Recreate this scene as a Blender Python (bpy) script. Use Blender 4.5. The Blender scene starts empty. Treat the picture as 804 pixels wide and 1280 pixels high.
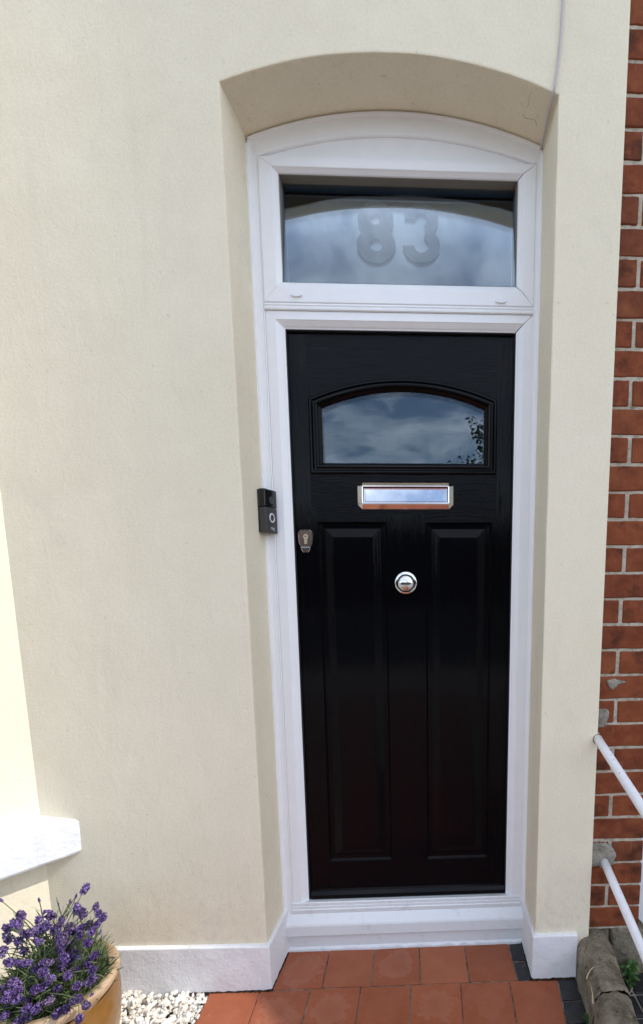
import bpy, bmesh, math, random
from mathutils import Vector, Matrix, noise
random.seed(7)
SC = bpy.context.scene
COL = SC.collection
PI = math.pi

# ------------------------------------------------------------------ camera
CAM = Vector((0.010, -1.347, 1.2867))
YAW, PIT, ROL = -0.0430, -0.1361, 0.0043
F_PX, PPX, PPY, IW, IH = 600.0, 537.1, 791.8, 804.0, 1280.0
RW = Matrix.Rotation(YAW, 3, 'Z') @ Matrix.Rotation(PIT, 3, 'X') @ Matrix.Rotation(ROL, 3, 'Y')
cd = bpy.data.cameras.new('camera')
cam = bpy.data.objects.new('camera', cd); COL.objects.link(cam)
cd.sensor_fit = 'VERTICAL'; cd.sensor_height = 36.0
cd.lens = F_PX / IH * 36.0
cd.shift_x = (IW / 2 - PPX) / IH
cd.shift_y = (PPY - IH / 2) / IH
cd.clip_start = 0.02; cd.clip_end = 2000
m3 = Matrix((RW @ Vector((1, 0, 0)), RW @ Vector((0, 0, 1)), -(RW @ Vector((0, 1, 0))))).transposed()
cam.matrix_world = Matrix.Translation(CAM) @ m3.to_4x4()
SC.camera = cam

def at_y(px, py, y):
    """world point on the plane Y = y behind a measured point of the photograph"""
    d = RW @ Vector(((px - PPX) / F_PX, 1.0, -(py - PPY) / F_PX))
    t = (y - CAM.y) / d.y
    return CAM + d * t

# ------------------------------------------------------------------ sky, sun, exposure
SUN_FROM = Vector((0.736, -0.060, 0.674)).normalized()
W = bpy.data.worlds.new('World'); SC.world = W; W.use_nodes = True
nt = W.node_tree; nt.nodes.clear()
def N(t, typ, **kw):
    n = t.nodes.new(typ)
    for k, v in kw.items(): setattr(n, k, v)
    return n
sky = N(nt, 'ShaderNodeTexSky', sky_type='NISHITA', sun_disc=False)
sky.sun_elevation = math.asin(SUN_FROM.z)
sky.sun_rotation = math.atan2(SUN_FROM.x, SUN_FROM.y)
sky.air_density = 1.0; sky.dust_density = 1.2; sky.ozone_density = 1.0
tc = N(nt, 'ShaderNodeTexCoord'); sep = N(nt, 'ShaderNodeSeparateXYZ')
nt.links.new(tc.outputs['Generated'], sep.inputs[0])
zz = N(nt, 'ShaderNodeMath', operation='MAXIMUM'); zz.inputs[1].default_value = 0.0
nt.links.new(sep.outputs['Z'], zz.inputs[0])
za = N(nt, 'ShaderNodeMath', operation='ADD'); za.inputs[1].default_value = 0.22
nt.links.new(zz.outputs[0], za.inputs[0])
dv = N(nt, 'ShaderNodeVectorMath', operation='DIVIDE')
cmb = N(nt, 'ShaderNodeCombineXYZ')
for i in range(3): nt.links.new(za.outputs[0], cmb.inputs[i])
nt.links.new(tc.outputs['Generated'], dv.inputs[0]); nt.links.new(cmb.outputs[0], dv.inputs[1])
cn = N(nt, 'ShaderNodeTexNoise'); cn.inputs['Scale'].default_value = 4.2; cn.inputs['Detail'].default_value = 9
cn.inputs['Roughness'].default_value = 0.58; cn.inputs['Distortion'].default_value = 0.35
coff = N(nt, 'ShaderNodeVectorMath', operation='ADD'); coff.inputs[1].default_value = (-5.201, 18.343, 3.471)   # which clouds stand where
nt.links.new(dv.outputs[0], coff.inputs[0]); nt.links.new(coff.outputs[0], cn.inputs['Vector'])
cr = N(nt, 'ShaderNodeValToRGB'); cr.color_ramp.elements[0].position = 0.37; cr.color_ramp.elements[1].position = 0.63
nt.links.new(cn.outputs['Fac'], cr.inputs[0])
cm = N(nt, 'ShaderNodeMath', operation='MULTIPLY'); cm.inputs[1].default_value = 0.66
nt.links.new(cr.outputs[0], cm.inputs[0])
cmix = N(nt, 'ShaderNodeMix', data_type='RGBA')
nt.links.new(cm.outputs[0], cmix.inputs[0]); nt.links.new(sky.outputs[0], cmix.inputs[6])
cmix.inputs[7].default_value = (9.6, 10.0, 11.0, 1)
bg = N(nt, 'ShaderNodeBackground'); bg.inputs[1].default_value = 0.15
nt.links.new(cmix.outputs[2], bg.inputs[0])
wo = N(nt, 'ShaderNodeOutputWorld'); nt.links.new(bg.outputs[0], wo.inputs[0])
sl = bpy.data.lights.new('sun', 'SUN'); sl.energy = 2.0; sl.angle = math.radians(0.53); sl.color = (1.0, 0.955, 0.88)
so = bpy.data.objects.new('sun', sl); COL.objects.link(so)
so.rotation_euler = SUN_FROM.to_track_quat('Z', 'Y').to_euler(); so.location = (3, -3, 6)
SC.view_settings.view_transform = 'Standard'; SC.view_settings.look = 'None'
SC.view_settings.gamma = 1.0; SC.view_settings.use_curve_mapping = False
SC.view_settings.exposure = 0.86
SC.render.engine = 'CYCLES'
SC.cycles.max_bounces = 10; SC.cycles.diffuse_bounces = 5; SC.cycles.glossy_bounces = 6
SC.cycles.transparent_max_bounces = 24; SC.cycles.use_denoising = True

# ------------------------------------------------------------------ materials
def ramp(t, fac, stops):
    r = N(t, 'ShaderNodeValToRGB'); e = r.color_ramp.elements
    while len(e) < len(stops): e.new(0.5)
    for el, (p, c) in zip(e, stops):
        el.position = p; el.color = (c[0], c[1], c[2], 1) if not isinstance(c, (int, float)) else (c, c, c, 1)
    t.links.new(fac, r.inputs[0]); return r.outputs[0]
def coords(t, scale=(1, 1, 1), rnd=False):
    c = N(t, 'ShaderNodeTexCoord'); mp = N(t, 'ShaderNodeMapping'); mp.inputs['Scale'].default_value = scale
    t.links.new(c.outputs['Object'], mp.inputs[0])
    if rnd:
        oi = N(t, 'ShaderNodeObjectInfo'); ml = N(t, 'ShaderNodeMath', operation='MULTIPLY'); ml.inputs[1].default_value = 37.0
        t.links.new(oi.outputs['Random'], ml.inputs[0]); t.links.new(ml.outputs[0], mp.inputs['Location'])
    return mp.outputs[0]
def nz(t, vec, scale, detail=4, rough=0.55, dist=0.0):
    n = N(t, 'ShaderNodeTexNoise'); n.inputs['Scale'].default_value = scale; n.inputs['Detail'].default_value = detail
    n.inputs['Roughness'].default_value = rough; n.inputs['Distortion'].default_value = dist
    t.links.new(vec, n.inputs['Vector']); return n.outputs['Fac']
def mixc(t, fac, a, b, blend='MIX'):
    m = N(t, 'ShaderNodeMix', data_type='RGBA', blend_type=blend)
    for sock, v in ((0, fac), (6, a), (7, b)):
        if isinstance(v, (int, float)): m.inputs[sock].default_value = v
        elif isinstance(v, tuple): m.inputs[sock].default_value = (v[0], v[1], v[2], 1)
        else: t.links.new(v, m.inputs[sock])
    return m.outputs[2]
def bump(t, h, dist, strength=1.0, prev=None):
    b = N(t, 'ShaderNodeBump'); b.inputs['Distance'].default_value = dist; b.inputs['Strength'].default_value = strength
    t.links.new(h, b.inputs['Height'])
    if prev is not None: t.links.new(prev, b.inputs['Normal'])
    return b.outputs[0]
MATS = {}
def mat(name, base, rough=0.5, metal=0.0, build=None, ior=1.5, spec=0.5):
    m = bpy.data.materials.new(name); m.use_nodes = True; t = m.node_tree
    p = t.nodes['Principled BSDF']
    p.inputs['Base Color'].default_value = (*base, 1); p.inputs['Roughness'].default_value = rough
    p.inputs['Metallic'].default_value = metal; p.inputs['IOR'].default_value = ior
    p.inputs['Specular IOR Level'].default_value = spec
    if build: build(t, p)
    MATS[name] = m; return m
def link(t, o, p, s): t.links.new(o, p.inputs[s])

def b_render(t, p):
    v = coords(t)
    big = nz(t, v, 1.6, 5, .6); mid = nz(t, v, 9, 5, .6); fine = nz(t, v, 420, 3, .6); fine2 = nz(t, v, 130, 4, .6)
    c = ramp(t, big, [(.3, (.768, .694, .530)), (.7, (.828, .760, .602))])
    c = mixc(t, .22, c, ramp(t, mid, [(.35, (.69, .624, .465)), (.65, (.85, .788, .622))]))
    vs = coords(t, (6, 6, .5)); st = nz(t, vs, 3.2, 5, .65)
    c = mixc(t, ramp(t, st, [(.57, 0.0), (.72, .24)]), c, (.62, .575, .48))
    sm = nz(t, coords(t, (1, 1, .7)), 4.5, 7, .7); c = mixc(t, ramp(t, sm, [(.58, 0.0), (.66, .22), (.70, .06)]), c, (.57, .53, .45))
    spk = nz(t, v, 60, 2, .5)
    c = mixc(t, ramp(t, spk, [(.695, 0.0), (.73, .35)]), c, (.45, .41, .35))
    c = mixc(t, .19, c, ramp(t, nz(t, v, 150, 5, .75), [(.36, (.60, .540, .405)), (.64, (.93, .865, .68))]))
    sz_ = N(t, 'ShaderNodeSeparateXYZ'); t.links.new(v, sz_.inputs[0])
    low = ramp(t, sz_.outputs['Z'], [(.15, 1.0), (.62, 0.0)])
    dm = N(t, 'ShaderNodeMath', operation='MULTIPLY'); t.links.new(low, dm.inputs[0]); t.links.new(ramp(t, nz(t, v, 38, 6, .72), [(.50, 0.0), (.68, .32)]), dm.inputs[1])
    c = mixc(t, dm.outputs[0], c, (.46, .42, .36))
    link(t, c, p, 'Base Color')
    n1 = bump(t, nz(t, coords(t, (1, 1, .45)), 17, 4, .6, 1.2), .0024, .5, bump(t, nz(t, v, 2.2, 3, .5), .014, .6))
    n2 = bump(t, fine2, .0016, .45, n1)
    link(t, bump(t, fine, .0011, .6, n2), p, 'Normal')
mat('cream_render', (.76, .72, .62), .85, build=b_render, spec=.25)
def b_plinth(t, p):
    v = coords(t); a = nz(t, v, 7, 6, .65); f = nz(t, v, 90, 4, .6)
    c = ramp(t, a, [(.3, (.71, .71, .72)), (.55, (.77, .77, .78)), (.75, (.82, .82, .82))])
    g = nz(t, coords(t, (1, 1, 1.6)), 70, 6, .75)
    c = mixc(t, ramp(t, g, [(.58, 0.0), (.70, .5)]), c, (.40, .38, .36))
    link(t, c, p, 'Base Color')
    link(t, bump(t, f, .0025, .7, bump(t, nz(t, v, 14, 4), .008, .6)), p, 'Normal')
mat('plinth_paint', (.75, .76, .78), .6, build=b_plinth, spec=.3)
def b_sillpaint(t, p):
    v = coords(t); a = nz(t, v, 11, 5, .6)
    link(t, ramp(t, a, [(.3, (.68, .70, .73)), (.7, (.76, .77, .79))]), p, 'Base Color')
    link(t, bump(t, nz(t, v, 55, 4, .6), .004, .7), p, 'Normal')
mat('sill_paint', (.82, .82, .83), .55, build=b_sillpaint, spec=.3)
def b_upvc(t, p):
    v = coords(t); a = nz(t, v, 13, 5, .65); s = nz(t, coords(t, (9, 9, 1)), 7, 4, .6)
    c = ramp(t, a, [(.3, (.83, .845, .865)), (.7, (.87, .88, .895))])
    c = mixc(t, ramp(t, s, [(.66, 0.0), (.90, .07)]), c, (.55, .54, .52))
    link(t, c, p, 'Base Color')
    link(t, ramp(t, a, [(.3, .28), (.7, .42)]), p, 'Roughness')
    link(t, bump(t, nz(t, v, 5, 2), .004, .25), p, 'Normal')
mat('white_upvc', (.82, .825, .84), .33, build=b_upvc)
def b_threshold(t, p):
    v = coords(t); a = nz(t, v, 30, 6, .7)
    link(t, mixc(t, ramp(t, a, [(.55, 0.0), (.75, .5)]), (.74, .76, .77), (.45, .45, .44)), p, 'Base Color')
mat('dirty_white', (.74, .75, .76), .4, build=b_threshold)
def grain(scale):
    def b(t, p):
        v = coords(t, scale); g = nz(t, v, 1.0, 5, .6, .6)
        g2 = ramp(t, g, [(.38, 0.0), (.50, 1.0), (.62, .35)])
        o = coords(t); d = nz(t, o, 9, 4, .6)
        link(t, ramp(t, d, [(.35, .055), (.7, .11)]), p, 'Roughness')
        link(t, bump(t, g2, .0006, .40), p, 'Normal')
    return b
mat('black_grain_vertical', (.0022, .0024, .0034), .25, spec=.13, build=grain((170, 40, 7)))
mat('black_grain_horizontal', (.0022, .0024, .0034), .25, spec=.13, build=grain((7, 40, 170)))
mat('black_gloss', (.0022, .0023, .0030), .16, spec=.17)
mat('black_gasket', (.012, .012, .013), .6)
mat('reflection_brown', (.19, .17, .135), .6)  # brown stands in for the soffit mirrored at the glass edge
mat('chrome', (.70, .71, .73), .05, metal=1.0, build=lambda t, p: link(t, ramp(t, nz(t, coords(t), 60, 5, .7), [(.45, .035), (.75, .16)]), p, 'Roughness'))
mat('dark_chrome', (.24, .165, .145), .2, metal=1.0)
mat('brass_cylinder', (.62, .50, .34), .3, metal=1.0)
mat('keyhole_black', (.01, .01, .01), .6)
mat('bell_black', (.006, .006, .007), .12)
mat('bell_grey', (.045, .043, .044), .42)
mat('bell_ring', (.62, .64, .68), .3)
mat('vinyl', (.085, .092, .088), .6)
mat('cable_grey', (.50, .47, .48), .5)
mat('crack_dark', (.20, .16, .10), .9)
mat('hairline', (.34, .28, .19), .9)

def glass_mat():
    m = bpy.data.materials.new('window_glass'); m.use_nodes = True; t = m.node_tree; t.nodes.clear()
    o = N(t, 'ShaderNodeOutputMaterial'); mx = N(t, 'ShaderNodeMixShader'); tr = N(t, 'ShaderNodeBsdfTransparent')
    gl = N(t, 'ShaderNodeBsdfGlossy'); gl.inputs['Roughness'].default_value = 0.0; gl.inputs['Color'].default_value = (.78, .88, 1, 1)
    tr.inputs['Color'].default_value = (.93, .95, .945, 1)
    fr = N(t, 'ShaderNodeFresnel'); fr.inputs['IOR'].default_value = 1.50
    v = coords(t); bn = bump(t, nz(t, v, 5, 2, .5), .002, .04)
    t.links.new(bn, gl.inputs['Normal'])
    t.links.new(fr.outputs[0], mx.inputs[0]); t.links.new(tr.outputs[0], mx.inputs[1]); t.links.new(gl.outputs[0], mx.inputs[2])
    t.links.new(mx.outputs[0], o.inputs[0]); MATS['glass'] = m
glass_mat()

def b_brick(t, p):
    oi = N(t, 'ShaderNodeObjectInfo'); v = coords(t, rnd=True)
    g = N(t, 'ShaderNodeNewGeometry')
    c = ramp(t, oi.outputs['Random'], [(0, (.190, .050, .021)), (.35, (.265, .076, .030)), (.6, (.160, .045, .021)), (.85, (.255, .080, .034)), (1, (.105, .040, .022))])
    a = nz(t, v, 24, 6, .65); c = mixc(t, .55, c, ramp(t, a, [(.3, (.080, .028, .016)), (.5, (.190, .052, .025)), (.72, (.290, .100, .044))]))
    # sooty patches and lime streaks
    s = nz(t, v, 13, 4, .6); c = mixc(t, ramp(t, s, [(.54, 0.0), (.66, .62)]), c, (.032, .017, .012))
    mp = N(t, 'ShaderNodeMapping'); mp.inputs['Scale'].default_value = (120, 60, 9); t.links.new(g.outputs['Position'], mp.inputs[0])
    k = nz(t, mp.outputs[0], 1.0, 4, .6)
    c = mixc(t, ramp(t, k, [(.66, 0.0), (.80, .42)]), c, (.42, .36, .32))
    f = nz(t, v, 300, 3, .6)
    c = mixc(t, ramp(t, f, [(.70, 0.0), (.75, .35)]), c, (.40, .30, .24))
    link(t, c, p, 'Base Color')
    link(t, bump(t, nz(t, v, 150, 5, .65), .0016, .6, bump(t, nz(t, v, 28, 4), .003, .5)), p, 'Normal')
mat('red_brick', (.13, .035, .02), .8, build=b_brick, spec=.12)
def b_mortar(t, p):
    v = coords(t); a = nz(t, v, 60, 6, .7); b = nz(t, v, 8, 4)
    c = ramp(t, a, [(.3, (.22, .180, .125)), (.5, (.50, .435, .33)), (.7, (.68, .615, .50))])
    link(t, mixc(t, .3, c, ramp(t, b, [(.35, (.25, .22, .18)), (.65, (.58, .54, .48))])), p, 'Base Color')
    link(t, bump(t, nz(t, v, 220, 4, .7), .003, .9), p, 'Normal')
mat('lime_mortar', (.45, .41, .35), .95, build=b_mortar, spec=.1)
def b_cement(t, p):
    v = coords(t); a = nz(t, v, 38, 6, .7)
    link(t, ramp(t, a, [(.3, (.15, .137, .11)), (.5, (.27, .248, .205)), (.75, (.40, .37, .315))]), p, 'Base Color')
    link(t, bump(t, nz(t, v, 120, 5, .7), .004, .9), p, 'Normal')
mat('cement', (.27, .26, .23), .95, build=b_cement, spec=.1)
def b_stone(t, p):
    v = coords(t); a = nz(t, v, 16, 7, .7); s = nz(t, v, 170, 3, .6); l = nz(t, v, 42, 5, .7)
    c = ramp(t, a, [(.34, (.110, .090, .060)), (.5, (.235, .200, .140)), (.66, (.360, .315, .235))])
    c = mixc(t, ramp(t, l, [(.54, 0.0), (.64, .6)]), c, (.36, .325, .255))
    dk = nz(t, v, 75, 5, .7); c = mixc(t, ramp(t, dk, [(.58, 0.0), (.66, .7)]), c, (.040, .032, .022))
    c = mixc(t, ramp(t, s, [(.66, 0.0), (.72, .4)]), c, (.45, .42, .36))
    link(t, c, p, 'Base Color')
    link(t, bump(t, nz(t, v, 130, 5, .7), .009, 1.0, bump(t, l, .014, .8)), p, 'Normal')
mat('old_stone', (.17, .145, .105), .9, build=b_stone, spec=.2)
def b_tile(t, p):
    oi = N(t, 'ShaderNodeObjectInfo'); g = N(t, 'ShaderNodeNewGeometry')
    c = ramp(t, oi.outputs['Random'], [(0, (.255, .072, .032)), (.4, (.345, .100, .044)), (.7, (.285, .078, .035)), (1, (.390, .130, .062))])
    a = nz(t, g.outputs['Position'], 11, 6, .65); c = mixc(t, .3, c, ramp(t, a, [(.3, (.175, .050, .026)), (.7, (.38, .145, .080))]))
    v = coords(t, rnd=True); ln = N(t, 'ShaderNodeVectorMath', operation='LENGTH')
    cc = N(t, 'ShaderNodeTexCoord'); t.links.new(cc.outputs['Object'], ln.inputs[0])
    wob = nz(t, v, 16, 6, .68)
    ad = N(t, 'ShaderNodeMath', operation='MULTIPLY_ADD'); ad.inputs[1].default_value = .19
    t.links.new(wob, ad.inputs[0]); t.links.new(ln.outputs['Value'], ad.inputs[2])
    # dried-up puddle film: a pale tide mark in the middle of some tiles
    gate = ramp(t, oi.outputs['Random'], [(.30, .05), (.50, .22), (.66, .24), (.80, .03)])
    ring = ramp(t, ad.outputs[0], [(.10, .35), (.136, .6), (.143, 1.0), (.150, 0.0)])
    mg = N(t, 'ShaderNodeMath', operation='MULTIPLY'); t.links.new(gate, mg.inputs[0]); t.links.new(ring, mg.inputs[1])
    c = mixc(t, mg.outputs[0], c, (.42, .25, .19))
    sp = nz(t, g.outputs['Position'], 190, 2, .5)
    c = mixc(t, ramp(t, sp, [(.735, 0.0), (.76, .6)]), c, (.55, .48, .40))
    link(t, c, p, 'Base Color')
    link(t, ramp(t, a, [(.3, .26), (.7, .48)]), p, 'Roughness')
    link(t, bump(t, nz(t, g.outputs['Position'], 260, 4, .6), .0008, .5, bump(t, nz(t, v, 18, 3), .002, .5)), p, 'Normal')
mat('quarry_tile', (.21, .05, .028), .45, build=b_tile, spec=.22)
def b_btile(t, p):
    g = N(t, 'ShaderNodeNewGeometry'); a = nz(t, g.outputs['Position'], 34, 6, .7)
    link(t, ramp(t, a, [(.35, (.010, .010, .012)), (.6, (.026, .027, .030)), (.75, (.11, .11, .11))]), p, 'Base Color')
    link(t, bump(t, nz(t, g.outputs['Position'], 90, 4), .002, .5), p, 'Normal')
mat('black_tile', (.02, .02, .022), .4, build=b_btile)
def b_joint(t, p):
    v = coords(t); a = nz(t, v, 50, 5, .7)
    link(t, ramp(t, a, [(.35, (.06, .045, .033)), (.62, (.30, .25, .20))]), p, 'Base Color')
mat('tile_joint', (.11, .085, .065), .95, build=b_joint, spec=.1)
def b_ground(t, p):
    v = coords(t); a = nz(t, v, 3, 6, .7)
    link(t, ramp(t, a, [(.35, (.25, .24, .22)), (.65, (.36, .34, .31))]), p, 'Base Color')
    link(t, bump(t, nz(t, v, 60, 5), .004, .6), p, 'Normal')
mat('paving', (.18, .17, .16), .9, build=b_ground, spec=.2)
mat('asphalt', (.05, .05, .052), .9, spec=.2, build=lambda t, p: link(t, ramp(t, nz(t, coords(t), 90, 4), [(.35, (.035, .035, .037)), (.65, (.07, .07, .072))]), p, 'Base Color'))
mat('soil', (.035, .024, .016), .95, spec=.1, build=lambda t, p: (link(t, ramp(t, nz(t, coords(t), 90, 5), [(.35, (.012, .008, .006)), (.65, (.06, .042, .028))]), p, 'Base Color'), link(t, bump(t, nz(t, coords(t), 120, 4), .006, 1), p, 'Normal')))
def b_pebble(t, p):
    g = N(t, 'ShaderNodeNewGeometry'); vc = N(t, 'ShaderNodeVertexColor'); vc.layer_name = 'tint'
    a = nz(t, g.outputs['Position'], 140, 4, .6)
    link(t, mixc(t, .35, vc.outputs[0], ramp(t, a, [(.35, (.52, .46, .38)), (.65, (.78, .75, .70))])), p, 'Base Color')
mat('limestone_chips', (.7, .67, .6), .8, build=b_pebble, spec=.3)
def b_pot(t, p):
    v = coords(t); a = nz(t, v, 7, 6, .65); s = nz(t, coords(t, (1, 1, 4)), 18, 5, .6)
    c = ramp(t, a, [(.3, (.150, .072, .018)), (.5, (.225, .115, .029)), (.72, (.290, .160, .050))])
    c = mixc(t, ramp(t, s, [(.55, 0.0), (.75, .45)]), c, (.15, .065, .020))
    f = nz(t, v, 220, 2, .5); c = mixc(t, ramp(t, f, [(.70, 0.0), (.76, .4)]), c, (.09, .045, .02))
    link(t, c, p, 'Base Color'); link(t, ramp(t, a, [(.3, .15), (.7, .32)]), p, 'Roughness')
    link(t, bump(t, nz(t, v, 30, 3), .002, .4), p, 'Normal')
mat('ochre_glaze', (.33, .16, .04), .22, build=b_pot)
def b_rim(t, p):
    v = coords(t); a = nz(t, v, 26, 6, .7)
    c = ramp(t, a, [(.3, (.26, .165, .085)), (.5, (.42, .30, .185)), (.7, (.50, .385, .26))])
    link(t, c, p, 'Base Color')
    link(t, bump(t, nz(t, v, 90, 4), .002, .6), p, 'Normal')
mat('bare_clay_rim', (.42, .30, .18), .5, build=b_rim, spec=.4)
def leafmat(name, dark, light):
    def b(t, p):
        vc = N(t, 'ShaderNodeVertexColor'); vc.layer_name = 'tint'
        sp = N(t, 'ShaderNodeSeparateColor'); t.links.new(vc.outputs[0], sp.inputs[0])
        link(t, ramp(t, sp.outputs[0], [(0, dark), (1, light)]), p, 'Base Color')
        p.inputs['Subsurface Weight'].default_value = 0.0
    mat(name, light, .55, build=b, spec=.3)
def fade(t, p):
    vc = N(t, 'ShaderNodeVertexColor'); vc.layer_name = 'tint'; oi = N(t, 'ShaderNodeObjectInfo')
    sp = N(t, 'ShaderNodeSeparateColor'); t.links.new(vc.outputs[0], sp.inputs[0])
    c = ramp(t, sp.outputs[0], [(0, (.024, .011, .060)), (1, (.26, .165, .45))])
    link(t, mixc(t, ramp(t, oi.outputs['Random'], [(.0, 0.0), (.55, .08), (.8, .35), (1, .7)]), c, ramp(t, sp.outputs[0], [(0, (.045, .035, .05)), (1, (.27, .21, .30))])), p, 'Base Color')
leafmat('lavender_leaf', (.032, .058, .022), (.165, .205, .095))
mat('lavender_petal', (.15, .1, .3), .55, build=fade, spec=.3)
leafmat('weed_leaf', (.035, .085, .018), (.10, .21, .055))
leafmat('tree_leaf', (.02, .035, .012), (.055, .085, .03))
mat('tree_bark', (.06, .045, .035), .9, spec=.1)
mat('dry_straw', (.50, .42, .28), .8, spec=.2)
def b_rail(t, p):
    v = coords(t); a = nz(t, v, 40, 6, .7); s = nz(t, v, 130, 3, .6)
    c = ramp(t, a, [(.3, (.74, .75, .78)), (.7, (.84, .84, .86))])
    c = mixc(t, ramp(t, s, [(.645, 0.0), (.70, .65)]), c, (.26, .17, .10))
    link(t, c, p, 'Base Color'); link(t, bump(t, a, .001, .5), p, 'Normal')
mat('rail_paint', (.80, .80, .82), .45, build=b_rail)
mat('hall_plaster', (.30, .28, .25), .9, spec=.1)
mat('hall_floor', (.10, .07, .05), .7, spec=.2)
def b_farbrick(t, p):
    v = coords(t); mp = N(t, 'ShaderNodeMapping'); mp.inputs['Rotation'].default_value = (PI / 2, 0, 0); t.links.new(v, mp.inputs[0])
    br = N(t, 'ShaderNodeTexBrick'); br.inputs['Scale'].default_value = 1.0; br.inputs['Brick Width'].default_value = .225; br.inputs['Row Height'].default_value = .0752
    br.inputs['Mortar Size'].default_value = .005; br.inputs['Color1'].default_value = (.20, .055, .025, 1); br.inputs['Color2'].default_value = (.13, .040, .022, 1); br.inputs['Mortar'].default_value = (.42, .37, .29, 1)
    t.links.new(mp.outputs[0], br.inputs['Vector'])
    link(t, mixc(t, .35, br.outputs['Color'], ramp(t, nz(t, v, 14, 6, .65), [(.3, (.06, .025, .016)), (.7, (.27, .10, .05))]), 'MIX'), p, 'Base Color')
    link(t, bump(t, br.outputs['Fac'], .004, -.6), p, 'Normal')
mat('far_brick', (.17, .05, .025), .85, build=b_farbrick, spec=.1)
mat('roof_slate', (.06, .06, .07), .7, spec=.3)

# ------------------------------------------------------------------ builders
def setp(o, label=None, cat=None, kind=None, group=None):
    if label: o['label'] = label
    if cat: o['category'] = cat
    if kind: o['kind'] = kind
    if group: o['group'] = group
    return o
def root(name, loc, label, cat, group=None):
    o = bpy.data.objects.new(name, None); COL.objects.link(o); o.location = loc; o.empty_display_size = .05
    return setp(o, label, cat, None, group)
def world_parent(o, parent):
    """keep o's world place while it becomes a child (parents are never rotated or scaled)"""
    if parent is None: return o
    off = Vector((0, 0, 0)); p = parent
    while p is not None: off += Vector(p.location); p = p.parent
    o.parent = parent; o.location = Vector(o.location) - off
    return o
def link_mesh(name, me, m, parent=None, loc=(0, 0, 0)):
    o = bpy.data.objects.new(name, me); COL.objects.link(o); o.location = loc
    if m is not None and not me.materials: me.materials.append(MATS[m])
    return world_parent(o, parent)
def recenter(verts):
    n = len(verts); c = Vector((0, 0, 0))
    for v in verts: c += Vector(v)
    return c / max(n, 1)
def mesh(name, verts, faces, m, parent=None, smooth=False, centre=False, fix=True):
    me = bpy.data.meshes.new(name)
    loc = Vector((0, 0, 0))
    if centre:
        loc = recenter(verts); verts = [Vector(v) - loc for v in verts]
    me.from_pydata([tuple(v) for v in verts], [], faces)
    if fix:
        bm = bmesh.new(); bm.from_mesh(me); bmesh.ops.recalc_face_normals(bm, faces=bm.faces); bm.to_mesh(me); bm.free()
    if smooth:
        for f in me.polygons: f.use_smooth = True
    me.update()
    return link_mesh(name, me, m, parent, loc)
def bm_mesh(name, bm, m, parent=None, smooth=False, loc=(0, 0, 0)):
    me = bpy.data.meshes.new(name); bmesh.ops.recalc_face_normals(bm, faces=bm.faces); bm.to_mesh(me); bm.free()
    if smooth:
        for f in me.polygons: f.use_smooth = True
    return link_mesh(name, me, m, parent, loc)
def box_bm(x0, x1, y0, y1, z0, z1, bev=0.0, seg=2):
    bm = bmesh.new(); bmesh.ops.create_cube(bm, size=1)
    for v in bm.verts:
        v.co = Vector((x0 if v.co.x < 0 else x1, y0 if v.co.y < 0 else y1, z0 if v.co.z < 0 else z1))
    if bev: bmesh.ops.bevel(bm, geom=list(bm.edges), offset=bev, segments=seg, profile=.5, affect='EDGES')
    return bm
def box(name, x0, x1, y0, y1, z0, z1, m, parent=None, bev=.002):
    return bm_mesh(name, box_bm(x0, x1, y0, y1, z0, z1, bev), m, parent)
def prism(name, pts, z0, z1, m, parent=None, bev=0.0, axis='Z'):
    """pts outline; axis Z: (x,y) extruded in z; axis Y: (x,z) extruded in y"""
    bm = bmesh.new()
    mk = (lambda a, b, h: (a, b, h)) if axis == 'Z' else (lambda a, b, h: (a, h, b))
    lo = [bm.verts.new(mk(a, b, z0)) for a, b in pts]; hi = [bm.verts.new(mk(a, b, z1)) for a, b in pts]
    n = len(pts); bm.faces.new(lo); bm.faces.new(hi)
    for i in range(n): bm.faces.new((lo[i], lo[(i + 1) % n], hi[(i + 1) % n], hi[i]))
    if bev: bmesh.ops.bevel(bm, geom=list(bm.edges), offset=bev, segments=2, profile=.5, affect='EDGES')
    return bm_mesh(name, bm, m, parent)
def loft(loops, close=True, cap_last=False, cap_first=False):
    """loops: lists of equal length of points"""
    v = []; f = []; n = len(loops[0])
    for L in loops: v += [tuple(p) for p in L]
    for i in range(len(loops) - 1):
        for j in range(n if close else n - 1):
            a = i * n + j; b = i * n + (j + 1) % n
            f.append((a, b, b + n, a + n))
    if cap_last: f.append(tuple(range((len(loops) - 1) * n, len(loops) * n)))
    if cap_first: f.append(tuple(range(n)))
    return v, f
def lathe(prof, n=32, c=(0, 0, 0), axis='Z'):
    loops = []
    for r, h in prof:
        L = []
        for i in range(n):
            a = 2 * PI * i / n
            if axis == 'Z': L.append((c[0] + r * math.cos(a), c[1] + r * math.sin(a), c[2] + h))
            else: L.append((c[0] + r * math.cos(a), c[1] - h, c[2] + r * math.sin(a)))
        loops.append(L)
    return loops
def tube(pts, r, n=12, taper=None):
    pts = [Vector(p) for p in pts]; loops = []
    up0 = Vector((0, 0, 1)); prev = None
    for i, p in enumerate(pts):
        d = (pts[min(i + 1, len(pts) - 1)] - pts[max(i - 1, 0)]).normalized()
        if prev is None:
            u = d.cross(up0);  u = u if u.length > .05 else d.cross(Vector((1, 0, 0)))
        else: u = prev - d * prev.dot(d)
        u.normalize(); w = d.cross(u); prev = u
        rr = r * (taper[i] if taper else 1)
        loops.append([p + (u * math.cos(2 * PI * k / n) + w * math.sin(2 * PI * k / n)) * rr for k in range(n)])
    return loft(loops, True, True, True)
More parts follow.
